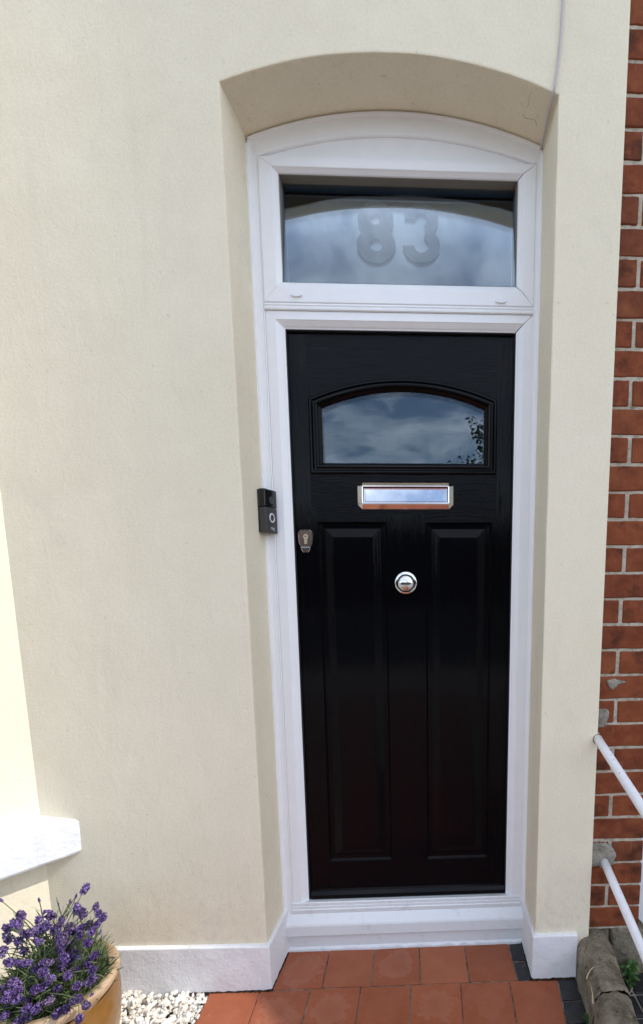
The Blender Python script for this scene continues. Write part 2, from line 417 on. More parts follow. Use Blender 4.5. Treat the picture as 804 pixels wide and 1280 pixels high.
def side_bar(name, side, R, prof, m, parent, sx=1, sz=1, mit=(1, 1)):
    """one mitred bar of a rectangular frame R=(x0,x1,z0,z1); prof = closed loop of (inset, y)"""
    x0, x1, z0, z1 = R; A = []; B = []
    for u, y in prof:
        ux = u * sx; ub, ut = (u * sz[0], u * sz[1]) if isinstance(sz, tuple) else (u * sz, u * sz); uz = ut if side == 'T' else ub
        if side == 'L': A.append((x0 + ux, y, z0 + ub * mit[0])); B.append((x0 + ux, y, z1 - ut * mit[1]))
        if side == 'R': A.append((x1 - ux, y, z0 + ub * mit[0])); B.append((x1 - ux, y, z1 - ut * mit[1]))
        if side == 'T': A.append((x0 + ux * mit[0], y, z1 - uz)); B.append((x1 - ux * mit[1], y, z1 - uz))
        if side == 'B': A.append((x0 + ux * mit[0], y, z0 + uz)); B.append((x1 - ux * mit[1], y, z0 + uz))
    # a hair of clearance so that the mitre reads as a joint
    A = [Vector(a) for a in A]; B = [Vector(b) for b in B]
    d = (B[0] - A[0]).normalized() * .0005
    A = [a + d for a in A]; B = [b - d for b in B]
    v, f = loft([A, B], True, True, True)
    return mesh(name, v, f, m, parent)

# ================================================================== measured layout (metres, y = 0 is the render face)
D = .1537
XLA, XRA, XP = -.4336, .395, .567          # arrises of the opening, right edge of the rendered pier
XFL, XFR = -.418, .397                     # outer edges of the white frame
ZSP, ZAP = 2.4495, 2.525                   # springing and crown of the arch
BAYX = -1.058
def arch_z(x, xl, xr, zs, za):
    c = (xr - xl) / 2; h = za - zs; r = (c * c + h * h) / (2 * h); xm = (xl + xr) / 2
    return za - r + math.sqrt(max(r * r - (x - xm) ** 2, 0))
def arch_pts(xl, xr, zs, za, n=56):
    return [(xl + (xr - xl) * i / n, arch_z(xl + (xr - xl) * i / n, xl, xr, zs, za)) for i in range(n + 1)]

# ------------------------------------------------------------------ ground
g = mesh('ground', [(-60, -80, -.06), (60, -80, -.06), (60, 12, -.06), (-60, 12, -.06)], [(0, 1, 2, 3)], 'paving'); setp(g, kind='structure')
rd = mesh('road', [(-60, -12, -.05), (60, -12, -.05), (60, -4.6, -.05), (-60, -4.6, -.05)], [(0, 1, 2, 3)], 'asphalt'); setp(rd, kind='structure')

# path of red quarry tiles with a black border: every tile a piece of the path
path = box('path', -.618, .535, -3.4, .15, -.055, -.0035, 'tile_joint', None, 0)
setp(path, kind='structure')
def quad_tile(name, q, m, z=0.0, th=.02, parent=path, gap=.0016, bev=.0022):
    """q: 4 corners (x,y) counter-clockwise"""
    c = Vector((sum(a for a, b in q) / 4, sum(b for a, b in q) / 4, 0))
    bm = bmesh.new(); lo = []; hi = []
    tilt = (random.uniform(-.0012, .0012), random.uniform(-.0012, .0012))
    for a, b in q:
        p = Vector((a, b, 0)); d = (c - p); d = Vector((math.copysign(gap, d.x), math.copysign(gap, d.y), 0))
        p = p + d + Vector((random.uniform(-.0005, .0005), random.uniform(-.0005, .0005), 0)) - c
        dz = tilt[0] * math.copysign(1, p.x) + tilt[1] * math.copysign(1, p.y)
        lo.append(bm.verts.new((p.x, p.y, -th))); hi.append(bm.verts.new((p.x, p.y, dz)))
    bm.faces.new(lo); bm.faces.new(hi)
    for i in range(4): bm.faces.new((lo[i], lo[(i + 1) % 4], hi[(i + 1) % 4], hi[i]))
    bmesh.ops.bevel(bm, geom=[e for e in bm.edges if e.verts[0] in hi and e.verts[1] in hi], offset=bev, segments=2, profile=.5, affect='EDGES')
    return bm_mesh(name, bm, m, parent, False, (c.x, c.y, z))
KS = .132                                    # the border and kerb run slightly askew
def edge_x(x, y): return x + KS * (y + .02) if y < 0 else x
r1 = [-.424, -.270, -.119, .034, .188, .341]
for a, b in zip(r1[:-1], r1[1:]): quad_tile('tile', [(a, -.0105), (b, -.0125), (b, .1385), (a, .1385)], 'quarry_tile')
quad_tile('border_tile', [(.341, .062), (.392, .062), (.392, .1385), (.341, .1385)], 'black_tile')
quad_tile('border_tile', [(.341, -.0125), (.392, -.0125), (.392, .060), (.341, .060)], 'black_tile')
yt = -.0125
for r in range(21):
    yb = yt - .1525
    off = [-.459, -.375, -.43][r % 3] if r else -.459
    xs = [-.612]; x = off
    while x < .40:
        if x > -.60: xs.append(x)
        x += .1545
    xs.append(.467)
    for i in range(len(xs) - 1):
        a, b = xs[i], xs[i + 1]
        ka = KS * .5 * (i / (len(xs) - 1)); kb = KS * .5 * ((i + 1) / (len(xs) - 1))
        if i + 2 == len(xs): kb = KS
        sh = lambda x, k, y: x + k * (max(y, -.5) + .0125)
        quad_tile('tile', [(sh(a, ka, yb), yb), (sh(b, kb, yb), yb), (sh(b, kb, yt), yt), (sh(a, ka, yt), yt)], 'quarry_tile')
    k = KS; sh = lambda x, y: x + k * (max(y, -.5) + .0125)
    for (ya, yc) in ((yt, yt - .078), (yt - .078, yb)):
        quad_tile('border_tile', [(sh(.467, yc), yc), (sh(.530, yc), yc), (sh(.530, ya), ya), (sh(.467, ya), ya)], 'black_tile')
    yt = yb

# neighbour's path, dark tiles with a pale joint
npath = box('neighbour_path', .60, 1.6, -3.4, .3, -.055, -.018, 'cement', None, 0); setp(npath, kind='structure')
for i in range(7):
    for j in range(12):
        xa = .612 + i * .078; ya = .012 - j * .078
        quad_tile('tile', [(xa, ya - .078), (xa + .078, ya - .078), (xa + .078, ya), (xa, ya)], 'black_tile', z=-.012, parent=npath, gap=.004)

# ------------------------------------------------------------------ the house with the cream render
house = root('house', (0, .3, 0), 'cream rendered terraced house with arched doorway, black front door and splayed bay', 'house')
# wall: face with the arched opening, rounded arris, reveals and soffit
V = []; Fc = []
def add(vs, fs):
    o = len(V); V.extend(vs); Fc.extend([tuple(o + i for i in f) for f in fs])
SIDE = [-.02 + (ZSP + .02) * i / 46 for i in range(46)]
def wob(t, k): return .0011 * noise.noise(Vector((t * 7, k, 0))) + .0006 * noise.noise(Vector((t * 26, k, 3)))
def opening(b, y, back=0.0):
    xl = XLA - b + back * (XFL - XLA); xr = XRA + b + back * (XFR - XRA); k = 1 - back
    pts = [(xl + k * wob(z, 1), y, z) for z in SIDE] + [(x, y, z + k * wob(x, 5)) for x, z in arch_pts(xl, xr, ZSP + b * .6, ZAP + b)] + [(xr + k * wob(z, 9), y, z) for z in reversed(SIDE)]
    return pts
L0 = opening(.005, 0)
add(*loft([L0, opening(.0017, .0006), opening(.0005, .0019), opening(0, .005), opening(0, .005, .03), opening(0, .10, .65), opening(0, .205, 1.0)], False))
ZT = 6.0
nS_ = len(SIDE); arc = L0[nS_:-nS_]
for i in range(len(arc) - 1):
    a, b = arc[i], arc[i + 1]; add([a, b, (b[0], 0, ZT), (a[0], 0, ZT)], [(0, 1, 2, 3)])
lft = L0[:nS_ + 1]; rgt = list(reversed(L0[-nS_ - 1:]))
for i in range(nS_):
    a, b = lft[i], lft[i + 1]; add([(-3.6, 0, a[2]), a, b, (-3.6, 0, b[2])], [(0, 1, 2, 3)])
    a, b = rgt[i], rgt[i + 1]; add([a, (XP - .004, 0, a[2]), (XP - .004, 0, b[2]), b], [(0, 1, 2, 3)])
a = lft[-1]; add([(-3.6, 0, a[2]), a, (a[0], 0, ZT), (-3.6, 0, ZT)], [(0, 1, 2, 3)])
a = rgt[-1]; add([a, (XP - .004, 0, a[2]), (XP - .004, 0, ZT), (a[0], 0, ZT)], [(0, 1, 2, 3)])
add([(XP - .004, 0, -.05), (XP - .001, .001, -.05), (XP, .004, -.05), (XP, .24, -.05), (XP - .004, 0, ZT), (XP - .001, .001, ZT), (XP, .004, ZT), (XP, .24, ZT)],
    [(0, 1, 5, 4), (1, 2, 6, 5), (2, 3, 7, 6)])
me = bpy.data.meshes.new('wall'); me.from_pydata(V, [], Fc)
wall = link_mesh('wall', me, 'cream_render', house)
# hall behind the door (seen dark through the panes)
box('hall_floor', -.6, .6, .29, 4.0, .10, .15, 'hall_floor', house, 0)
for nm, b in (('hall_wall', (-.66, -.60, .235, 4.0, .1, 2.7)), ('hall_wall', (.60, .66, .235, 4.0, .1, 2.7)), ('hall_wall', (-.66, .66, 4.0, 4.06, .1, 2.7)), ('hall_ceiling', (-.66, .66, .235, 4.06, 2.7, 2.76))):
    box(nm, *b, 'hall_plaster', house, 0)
# plinth bands, painted white, turned into the reveal
def plinth(pts, h0, h1, name='plinth'):
    bm = bmesh.new(); lo = [bm.verts.new((a, b, -.02)) for a, b in pts]
    hi = [bm.verts.new((a, b, h0 + (h1 - h0) * min(max((a + 1.06) / .64, 0), 1))) for a, b in pts]
    n = len(pts); bm.faces.new(lo); bm.faces.new(hi)
    for i in range(n): bm.faces.new((lo[i], lo[(i + 1) % n], hi[(i + 1) % n], hi[i]))
    bmesh.ops.bevel(bm, geom=list(bm.edges), offset=.0045, segments=3, profile=.5, affect='EDGES')
    return bm_mesh(name, bm, 'plinth_paint', house)
plinth([(-1.10, -.013), (-.4235, -.013), (-.4075, .15), (-.44, .15), (-.445, .01), (-1.10, .01)], .163, .150)
plinth([(.5275, -.013), (.5275, .012), (.41, .012), (.405, .15), (.3885, .15), (.3845, -.013)], .145, .150)

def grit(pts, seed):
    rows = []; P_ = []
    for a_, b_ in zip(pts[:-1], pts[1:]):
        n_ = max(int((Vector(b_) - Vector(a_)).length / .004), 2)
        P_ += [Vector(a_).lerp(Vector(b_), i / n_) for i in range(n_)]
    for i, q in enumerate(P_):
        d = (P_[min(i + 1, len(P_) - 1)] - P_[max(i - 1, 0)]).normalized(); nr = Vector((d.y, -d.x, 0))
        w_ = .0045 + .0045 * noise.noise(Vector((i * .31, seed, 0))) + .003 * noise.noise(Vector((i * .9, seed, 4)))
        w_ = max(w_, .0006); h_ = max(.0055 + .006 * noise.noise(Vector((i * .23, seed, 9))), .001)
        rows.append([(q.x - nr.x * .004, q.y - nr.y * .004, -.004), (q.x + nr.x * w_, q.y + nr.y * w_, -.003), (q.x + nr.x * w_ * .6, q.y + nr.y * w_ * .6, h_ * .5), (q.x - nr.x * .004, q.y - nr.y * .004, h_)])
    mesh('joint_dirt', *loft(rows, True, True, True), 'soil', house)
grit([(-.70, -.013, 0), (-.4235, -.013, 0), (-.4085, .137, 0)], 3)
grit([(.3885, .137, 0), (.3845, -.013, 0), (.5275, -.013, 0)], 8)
# ---- splayed bay
S2 = math.sqrt(.5)
def bayp(t, out=0.0, z=0.0): return (BAYX - t * S2 + out * S2, -t * S2 - out * S2, z)
LB = .80
def bay_panel(name, t0, t1, z0, z1, out, depth, m, bev=.003):
    q = [bayp(t0, out), bayp(t1, out), bayp(t1, out - depth), bayp(t0, out - depth)]
    return prism(name, [(a[0], a[1]) for a in q], z0, z1, m, house, bev)
bay_panel('bay_wall', -.03, LB, -.05, .52, 0, .1, 'cream_render', .002)
bay_panel('bay_pier', -.03, .22, .50, 2.55, 0, .1, 'cream_render', .002)
bay_panel('bay_pier', .70, LB, .50, 2.55, 0, .1, 'cream_render', .002)
bay_panel('bay_lintel', -.03, LB, 2.35, 2.75, .001, .1, 'cream_render', .002)
# window sill: a slab that dies into the main wall (chipped lower edge)
bm = bmesh.new(); rows = []
nS = 44
for i in range(nS + 1):
    t = -.12 + (LB + .12) * i / nS
    wob = .0022 * noise.noise(Vector((t * 34, 1.3, 0))) + .0015 * noise.noise(Vector((t * 90, 5.3, 0)))
    wb = .003 * noise.noise(Vector((t * 26, 9.1, 0)))
    prof = [(-.05, .585), (0.0, .583), (.066 + wob, .570), (.0725 + wob, .566), (.075 + wob, .560), (.0745 + wob * .5, .475 + wb), (.071, .468 + wb), (.0, .466), (-.05, .466)]
    rows.append([bayp(t, o, z) for o, z in prof])
v, f = loft(rows, True, True, True)
sill = mesh('window_sill', v, f, 'sill_paint', house)
setp(sill, 'thick white painted window sill of the bay')
wf = bay_panel('bay_window', .235, .69, .60, 2.34, -.045, .05, 'white_upvc')
for (t0, t1, z0, z1) in ((.285, .64, .66, 1.60), (.285, .64, 1.66, 2.28)):
    q = [bayp(t0, -.043), bayp(t1, -.043), bayp(t1, -.048), bayp(t0, -.048)]
    o = prism('pane', [(a[0], a[1]) for a in q], z0, z1, 'bell_black', wf)
fx = BAYX - LB * S2; fy = -LB * S2
box('bay_wall', fx - 1.3, fx + .002, fy, fy + .1, -.05, .52, 'cream_render', house)
box('bay_lintel', fx - 1.3, fx + .002, fy, fy + .1, 2.35, 2.75, 'cream_render', house)
box('window_sill', fx - 1.3, fx + .03, fy - .075, fy + .05, .467, .57, 'sill_paint', house, .004)
wf2 = box('bay_window', fx - 1.25, fx - .06, fy + .045, fy + .09, .52, 2.35, 'white_upvc', house)
for k in range(2): box('pane', fx - 1.2 + k * .58, fx - .68 + k * .58, fy + .04, fy + .046, .65, 2.28, 'bell_black', wf2, 0)
prism('bay_roof', [(BAYX + .05, .02), (fx + .05, fy - .07), (fx - 1.35, fy - .07), (fx - 1.35, .02)], 2.75, 2.83, 'roof_slate', house, .006)

# hairline cracks in the soffit
def on_soffit(px, py):
    d = (at_y(px, py, .1) - CAM).normalized(); y = 0.0
    for i in range(400):
        y = .002 + i * .0005; q = CAM + d * ((y - CAM.y) / d.y)
        if q.z > arch_z(q.x, XLA, XRA, ZSP, ZAP): break
    return q
for pts in (((666, 114.5), (662, 119), (661, 130), (659, 134)), ((653.4, 142.7), (657, 147.6), (664, 149), (669, 150), (671.6, 158)), ((334.6, 146), (342, 141.5), (352.5, 140))):
    v, f = tube([on_soffit(*q) for q in pts], .0005, 5); mesh('crack', v, f, 'hairline', house)

# ------------------------------------------------------------------ white door frame
frame = bpy.data.objects.new('door_frame', None); COL.objects.link(frame); frame.location = (0, D, .14); world_parent(frame, house)
setp(frame, 'white plastic door frame with arched head')
pj = [(0, .200), (0, .1465), (.0015, .1455), (.0050, .1460), (.0060, .1500), (.0075, .1520), (.0215, .1535), (.0240, .1515), (.0262, .1530), (.0262, .200)]
R0 = (XFL, XFR, .118, 2.4405)
for s, sx in (('L', 1), ('R', .66)): side_bar('jamb', s, R0, pj, 'white_upvc', frame, sx=sx, mit=(0, -.10))
# arched head
loops = []
n = 48; A1 = arch_pts(XFL + .0005, XFR - .0005, ZSP - .002, ZAP - .003, n)
A2 = arch_pts(-.389, .3765, 2.408, 2.4685, n)
def blend(s): return [(a[0] + (b[0] - a[0]) * s, a[1] + (b[1] - a[1]) * s) for a, b in zip(A1, A2)]
pa = [(0, .200), (0, .1470), (.05, .1455), (.11, .1460), (.13, .1500), (.17, .1520), (.90, .1530), (.97, .1545), (1.0, .158), (1.0, .200)]
v, f = loft([[(x, y, z) for x, z in blend(s)] for s, y in pa], False)
o = len(v) // len(pa)
f += [tuple(i * o for i in range(len(pa))), tuple(i * o + o - 1 for i in range(len(pa)))]
mesh('arched_head', v, f, 'white_upvc', frame)
poly = [(x, z) for x, z in A2] + [(.379, 2.3995), (-.391, 2.3995)]
prism('head_panel', poly, .162, .195, 'white_upvc', frame, 0, 'Y')
# frame round the leaf
pd = [(0, .200), (0, .1560), (.0015, .1540), (.0305, .1540), (.0330, .1560), (.0480, .1650), (.0510, .1680), (.0560, .1700), (.0560, .200)]
R1 = (-.3915, .3805, .160, 2.0165)
for s in 'LR': side_bar('jamb', s, R1, pd, 'white_upvc', frame, sx=[.91, .80][s == 'R'], sz=.74, mit=(0, 1))
side_bar('head', 'T', R1, pd, 'white_upvc', frame, sx=.855, sz=.74)
gk = [(.0560, .1716), (.0600, .1716), (.0600, .19), (.0560, .19)]
for s in 'LR': side_bar('gasket', s, R1, gk, 'black_gasket', frame, sx=[.897, .79][s == 'R'], sz=.735, mit=(0, 1))
side_bar('gasket', 'T', R1, gk, 'black_gasket', frame, sx=.845, sz=.73)
# transom lip between leaf frame and fanlight
v, f = loft([[(x, y, z) for y, z in ((.200, 2.0170), (.151, 2.0170), (.1480, 2.0185), (.1475, 2.0230), (.1505, 2.0255), (.1505, 2.0275), (.1482, 2.0300), (.1490, 2.0345), (.200, 2.0352))] for x in (-.3912, .3800)], True, True, True)
mesh('transom', v, f, 'white_upvc', frame)

# fanlight: opening sash with glass and the number
fan = bpy.data.objects.new('fanlight', None); COL.objects.link(fan); fan.location = (0, D, 2.036); world_parent(fan, house)
setp(fan, 'fanlight above the door with frosted number 83')
R2 = (-.3912, .3802, 2.0360, 2.4055)
ps = [(0, .1500), (.0018, .1482), (.0340, .1482), (.0365, .1492), (.0385, .1515), (.0490, .1600), (.0500, .1640), (.0500, .240), (0, .240)]
for s, nm in (('L', 'sash_stile'), ('R', 'sash_stile'), ('T', 'sash_rail'), ('B', 'sash_rail')):
    side_bar(nm, s, R2, ps, 'white_upvc', fan, sx=[1.03, .97][s == 'R'], sz=(1.18, .68))
pg = [(.0495, .1635), (.0520, .1640), (.0520, .224), (.0495, .224)]  # sash lining, its brown painted to merge with the mirrored soffit
for s in 'LRTB': side_bar('gasket', s, R2, pg, 'reflection_brown', fan, sx=[1.03, .97][s == 'R'], sz=(1.18, .68))
LEAN = math.tan(math.radians(7.2))
def pane_y(z): return .1590 + (z - 2.088) * LEAN
for d0 in (0, .010):
    rows = [[(x, pane_y(z) + d0 + e, z) for x, z in ((-.350, 2.084), (.342, 2.084), (.342, 2.388), (-.350, 2.388))] for e in (0, .004)]
    mesh('pane', *loft(rows, True, True, True), 'glass', fan)
for px, py in ((371.0, 368.5), (626.0, 376.5)):
    c = at_y(px, py, .147)
    v, f = [], []
    pts = [(c.x + .0165 * math.cos(a) * (1 if abs(math.cos(a)) < .9 else .95), c.z + (.0055 * math.sin(a))) for a in [2 * PI * k / 20 for k in range(20)]]
    prism('drain_cap', pts, .1425, .149, 'white_upvc', fan, .001, 'Y')
# numerals
def ring_strip(cx, cz, ro, ri, a0, a1, y, n=40, ex=1.0, ez=1.0, hcx=0, hcz=0, th=.0004):
    lo, hi = [], []
    for i in range(n + 1):
        a = math.radians(a0 + (a1 - a0) * i / n)
        o_ = (cx + ro * ex * math.cos(a), cz + ro * ez * math.sin(a)); i_ = (cx + hcx + ri * math.cos(a), cz + hcz + ri * math.sin(a))
        lo.append(o_); hi.append(i_)
    loops = [[(p[0], y + pane_y(p[1]) + e, p[1]) for p in L_] for L_, e in ((lo, 0), (hi, 0), (hi, th), (lo, th))]
    loops.append(loops[0])
    return loft(loops, False)
def zpt(zx, zy): return at_y(430 + zx / 5.743, 230 + zy / 5.743, .186)
def numeral(parts, y):
    vv, ff = [], []
    for k, (cx, cy, ro, ri, a0, a1, ex, ez) in enumerate(parts):
        c = zpt(cx, cy); s = (zpt(cx + 100, cy) - c).x / 100
        v, f = ring_strip(c.x, c.z, ro * s, ri * s, a0, a1, y + k * .0006, ex=ex, ez=ez)
        o_ = len(vv); vv += v; ff += [tuple(o_ + i for i in q) for q in f]
    o = mesh('numeral', vv, ff, 'vinyl', fan)
    return o
numeral([(226, 250, 130, 38, 0, 360, 1.0, 1.0), (232, 448, 139, 44, 0, 360, 1.0, .92)], .0045)
numeral([(556, 250, 122, 44, -70, 178, 1.0, .98), (556, 452, 134, 50, -178, 72, 1.0, .92)], .0045)

# door sill and threshold
th = mesh('threshold', *loft([[(x, y, z) for y, z in ((.205, .120), (.150, .120), (.146, .1445), (.1490, .1465), (.1490, .1550), (.1505, .1560), (.1505, .1660), (.1535, .1690), (.160, .1665), (.205, .1580))] for x in (-.3925, .3815)], True, True, True), 'dirty_white', frame)
ds = mesh('door_sill', *loft([[(x, y, z) for y, z in ((.21, -.01), (.1420, -.01), (.1415, .052), (.1400, .056), (.1300, .0600), (.1270, .0640), (.1265, .0990), (.1285, .1045), (.1480, .1290), (.21, .1300))] for x in (-.4195, .3975)], True, True, True), 'dirty_white', frame)
# blobs of white sealant along its foot
rows = []
for i in range(61):
    x = -.415 + .805 * i / 60; k = .004 * noise.noise(Vector((x * 40, 2, 7)))
    rows.append([(x, .145, -.004), (x, .1365 + k, -.004), (x, .1368 + k, .006 + k), (x, .1415, .013 + k)])
mesh('sealant', *loft(rows, True, True, True), 'dirty_white', frame)
# pale caulk down the outer edges of the frame
for xx, s in ((XFL, 1), (XFR, -1)):
    rows = []
    for i in range(90):
        z = .14 + 2.29 * i / 89; k = .0016 * noise.noise(Vector((z * 25, s, 0)))
        rows.append([(xx - .004 * s, .142 + k, z), (xx + .001 * s, .1415 + k, z), (xx + (.0035 + k) * s, .147, z), (xx - .004 * s, .150, z)])
    mesh('sealant', *loft(rows, True, True, True), 'white_upvc', frame)

# ------------------------------------------------------------------ the door leaf
YD = .184
XS, ZB, ZR, ZTp = .2865, .152, 1.452, 1.990
def outl(u, y, ndiv=28):
    h = .2845 - u; zb = 1.5715 + u * .86; zs = 1.789 - u * .68; za = 1.8465 - u * .89
    return [(-h, y, zb), (h, y, zb), (h, y, zs)] + [(h - 2 * h * i / ndiv, y, arch_z(h - 2 * h * i / ndiv, -h, h, zs, za)) for i in range(1, ndiv)] + [(-h, y, zs)]
PAN = [(-.2685, -.0565, .2935, 1.4285), (.0645, .2735, .2915, 1.4265)]
bm = bmesh.new()
def face(pts, mi):
    f = bm.faces.new([bm.verts.new(p) for p in pts]); f.material_index = mi
def rect(x0, x1, z0, z1, mi): face([(x0, YD, z0), (x1, YD, z0), (x1, YD, z1), (x0, YD, z1)], mi)
rect(-.356, -XS, ZB, ZTp, 0); rect(XS, .356, ZB, ZTp, 0)
# top rail with the arched hole
outer = [(-XS, YD, ZR), (XS, YD, ZR), (XS, YD, ZTp), (-XS, YD, ZTp)]
hole = outl(.02, YD)
ev = []
for L in (outer, hole):
    vs = [bm.verts.new(p) for p in L]
    for i in range(len(vs)): ev.append(bm.edges.new((vs[i], vs[(i + 1) % len(vs)])))
nf = bmesh.ops.triangle_fill(bm, edges=ev, use_beauty=True)
for ff in nf['geom']:
    if isinstance(ff, bmesh.types.BMFace): ff.material_index = 1
# lower half: muntin, bottom rail and strips round the panels
a, b = PAN
rect(-XS, a[0], ZB, ZR, 0); rect(a[1], b[0], a[2], ZR, 0); rect(b[1], XS, ZB, ZR, 0)
rect(a[0], b[1], ZB, min(a[2], b[2]), 1); rect(a[0], a[1], min(a[2], b[2]), a[2], 1); rect(a[1], b[0], min(a[2], b[2]), a[2], 0)
rect(a[0], a[1], a[3], ZR, 1); rect(b[0], b[1], b[3], ZR, 1)
for f_ in bm.faces:
    f_.normal_update()
    if f_.normal.y > 0: f_.normal_flip()
me = bpy.data.meshes.new('door'); bm.to_mesh(me); bm.free()
me.materials.append(MATS['black_grain_vertical']); me.materials.append(MATS['black_grain_horizontal'])
door = link_mesh('door', me, None, house)
setp(door, 'black wood-grain front door with two tall panels and arched pane')
# edges and back of the leaf
box('door_back', -.350, .350, .2135, .226, ZB, 1.56, 'black_gloss', door, 0)
for p_ in PAN:
    x0, x1, z0, z1 = p_
    prof = [(0, 0), (.0018, .0030), (.0060, .0085), (.0130, .0090), (.0200, .0092), (.0222, .0085), (.0440, .0012), (.0465, .0008)]
    loops = [[(x0 + u, YD + d, z0 + u), (x1 - u, YD + d, z0 + u), (x1 - u, YD + d, z1 - u), (x0 + u, YD + d, z1 - u)] for u, d in prof]
    v, f = loft(loops, True, True)
    mesh('panel', v, f, 'black_grain_vertical', door)
# moulding round the pane
prof = [(0, .184), (.0012, .1765), (.0045, .1735), (.0090, .1735), (.0110, .1765), (.0135, .1790), (.0175, .1790), (.0190, .1745), (.0230, .1725), (.0275, .1735), (.0300, .1775), (.0370, .1840), (.0385, .1865), (.0385, .216)]
v, f = loft([outl(u, y) for u, y in prof], True)
mesh('glazing_surround', v, f, 'black_gloss', door)
for y0 in (.1880, .2060):
    A = outl(.036, y0); B = outl(.036, y0 + .004)
    mesh('pane', *loft([A, B], True, True, True), 'glass', door)
# weather bar
mesh('weather_bar', *loft([[(x, y, z) for y, z in ((.190, .1655), (.1700, .1655), (.1680, .1690), (.1690, .1800), (.1760, .1905), (.1830, .1945), (.1830, .1990), (.190, .2015))] for x in (-.3340, .3320)], True, True, True), 'black_gloss', door)
# letter plate: bevelled octagon ring and tilted flap
def octo(x0, x1, z0, z1, c, y): return [(x0 + c, y, z0), (x1 - c, y, z0), (x1, y, z0 + c), (x1, y, z1 - c), (x1 - c, y, z1), (x0 + c, y, z1), (x0, y, z1 - c), (x0, y, z0 + c)]
lx0, lx1, lz0, lz1 = -.1445, .1520, 1.4660, 1.5500
prof = [(0, .1845), (0, .1815), (.0012, .1800), (.0145, .1700), (.0165, .1695), (.0180, .1705), (.0182, .1830)]
v, f = loft([octo(lx0 + u, lx1 - u, lz0 + u, lz1 - u, max(.0135 - u * .75, .001), y) for u, y in prof], True)
plate = mesh('letter_plate', v, f, 'chrome', door); setp(plate, 'chrome letter plate')
fx0, fx1, fz0, fz1 = lx0 + .0195, lx1 - .0195, lz0 + .0185, lz1 - .0195
tl = lambda z: .1790 - (fz1 - z) * .18
prof = [(0, .004), (0, .0012), (.0012, 0), (.0035, 0), (.0050, .0012)]
loops = [[(x, tl(z) + d, z) for x, z in ((fx0 + u, fz0 + u), (fx1 - u, fz0 + u), (fx1 - u, fz1 - u), (fx0 + u, fz1 - u))] for u, d in prof]
mesh('letter_flap', *loft(loops, True, True), 'chrome', door)
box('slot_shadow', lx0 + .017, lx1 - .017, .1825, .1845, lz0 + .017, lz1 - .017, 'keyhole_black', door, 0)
# centre knob
kc = (.0014, .1845, 1.2395)
kp = [(.0355, 0), (.0355, .003), (.0345, .0048), (.0310, .0060), (.0180, .0065), (.0130, .0090), (.0118, .0180), (.0150, .0240), (.0225, .0290), (.0268, .0350), (.0280, .0410), (.0270, .0470), (.0235, .0530), (.0175, .0575), (.0095, .0600), (.0010, .0606)]
mesh('door_knob', *loft(lathe(kp, 40, kc, 'Y'), True, True), 'chrome', door, True)
# lock: chrome shield, recessed dark face, key cylinder, drop flap below
def shield(s, y, cx=-.3075, cz=1.3745, lip=0):
    p = [(.0235, .006), (.0232, .018), (.0205, .0265), (.0140, .0305), (0, .0315)]
    q = [(.0215, -.012), (.0150, -.0225)]
    R_ = [(x, z) for x, z in reversed(q)] + p
    pts = R_ + [(-x, z) for x, z in reversed(p[:-1])] + [(-x, z) for x, z in q]
    return [(cx + x * s, y, cz + z * s) for x, z in pts]
mesh('lock_plate', *loft([shield(1, .1845), shield(1, .1795), shield(.96, .1775), shield(.90, .1775), shield(.87, .1795)], True), 'chrome', door)
mesh('lock_face', *loft([shield(.88, .1845), shield(.87, .1798)], True, True), 'dark_chrome', door)
bm = bmesh.new()
cyl = [(.0078 * math.cos(a), .0078 * math.sin(a)) for a in [math.radians(-55 + 290 * i / 22) for i in range(23)]] + [(-.0045, -.0225), (.0045, -.0225)]
prism('key_cylinder', [(-.3065 + x, 1.3835 + z) for x, z in cyl], .1768, .1805, 'brass_cylinder', door, .0004, 'Y')
prism('keyhole', [(-.3065 + x, 1.3845 + z) for x, z in ((-.0042, -.0012), (.0042, -.0012), (.0042, .0012), (-.0042, .0012))], .1764, .1770, 'keyhole_black', door, 0, 'Y')
prism('lock_flap', [(-.3235, 1.3520), (-.2925, 1.3520), (-.2945, 1.3450), (-.2990, 1.3360), (-.3160, 1.3360), (-.3215, 1.3450)], .1770, .1845, 'chrome', door, .0012, 'Y')
prism('lock_flap', [(-.3190, 1.3490), (-.2970, 1.3490), (-.2985, 1.3450), (-.3015, 1.3390), (-.3140, 1.3390), (-.3175, 1.3450)], .1764, .1772, 'dark_chrome', door, 0, 'Y')

# ------------------------------------------------------------------ doorbell on the left reveal
bell = root('doorbell', (-.42, .12, 1.39), 'black and grey video doorbell screwed to the left reveal beside the frame', 'doorbell')
beta = math.radians(74); bn_ = Vector((math.sin(beta), -math.cos(beta), 0)); bt = Vector((math.cos(beta), math.sin(beta), 0))
F1 = Vector((-.3985, .0885, 0)); BZ0, BZ1 = 1.3895, 1.5150
def bellbox(name, s0, s1, d0, d1, z0, z1, m, bev=.003):
    q = [F1 + bt * s - bn_ * d for s, d in ((s0, d0), (s1, d0), (s1, d1), (s0, d1))]
    return prism(name, [(p.x, p.y) for p in q], z0, z1, m, bell, bev)
bellbox('mount', .002, .060, .0225, .034, BZ0 + .002, BZ1 - .002, 'bell_black', .002)
bellbox('body', 0, .062, 0, .0225, 1.4640, BZ1, 'bell_black', .0035)
bellbox('faceplate', .0003, .0617, .0003, .0225, BZ0, 1.4634, 'bell_grey', .0035)
def bell_disc(name, s, z, prof, m, n=28):
    loops = []
    for r, h in prof:
        loops.append([F1 + bt * (s + r * math.cos(2 * PI * i / n)) + bn_ * h + Vector((0, 0, z + r * math.sin(2 * PI * i / n))) for i in range(n)])
    return mesh(name, *loft(loops, True, False), m, bell)
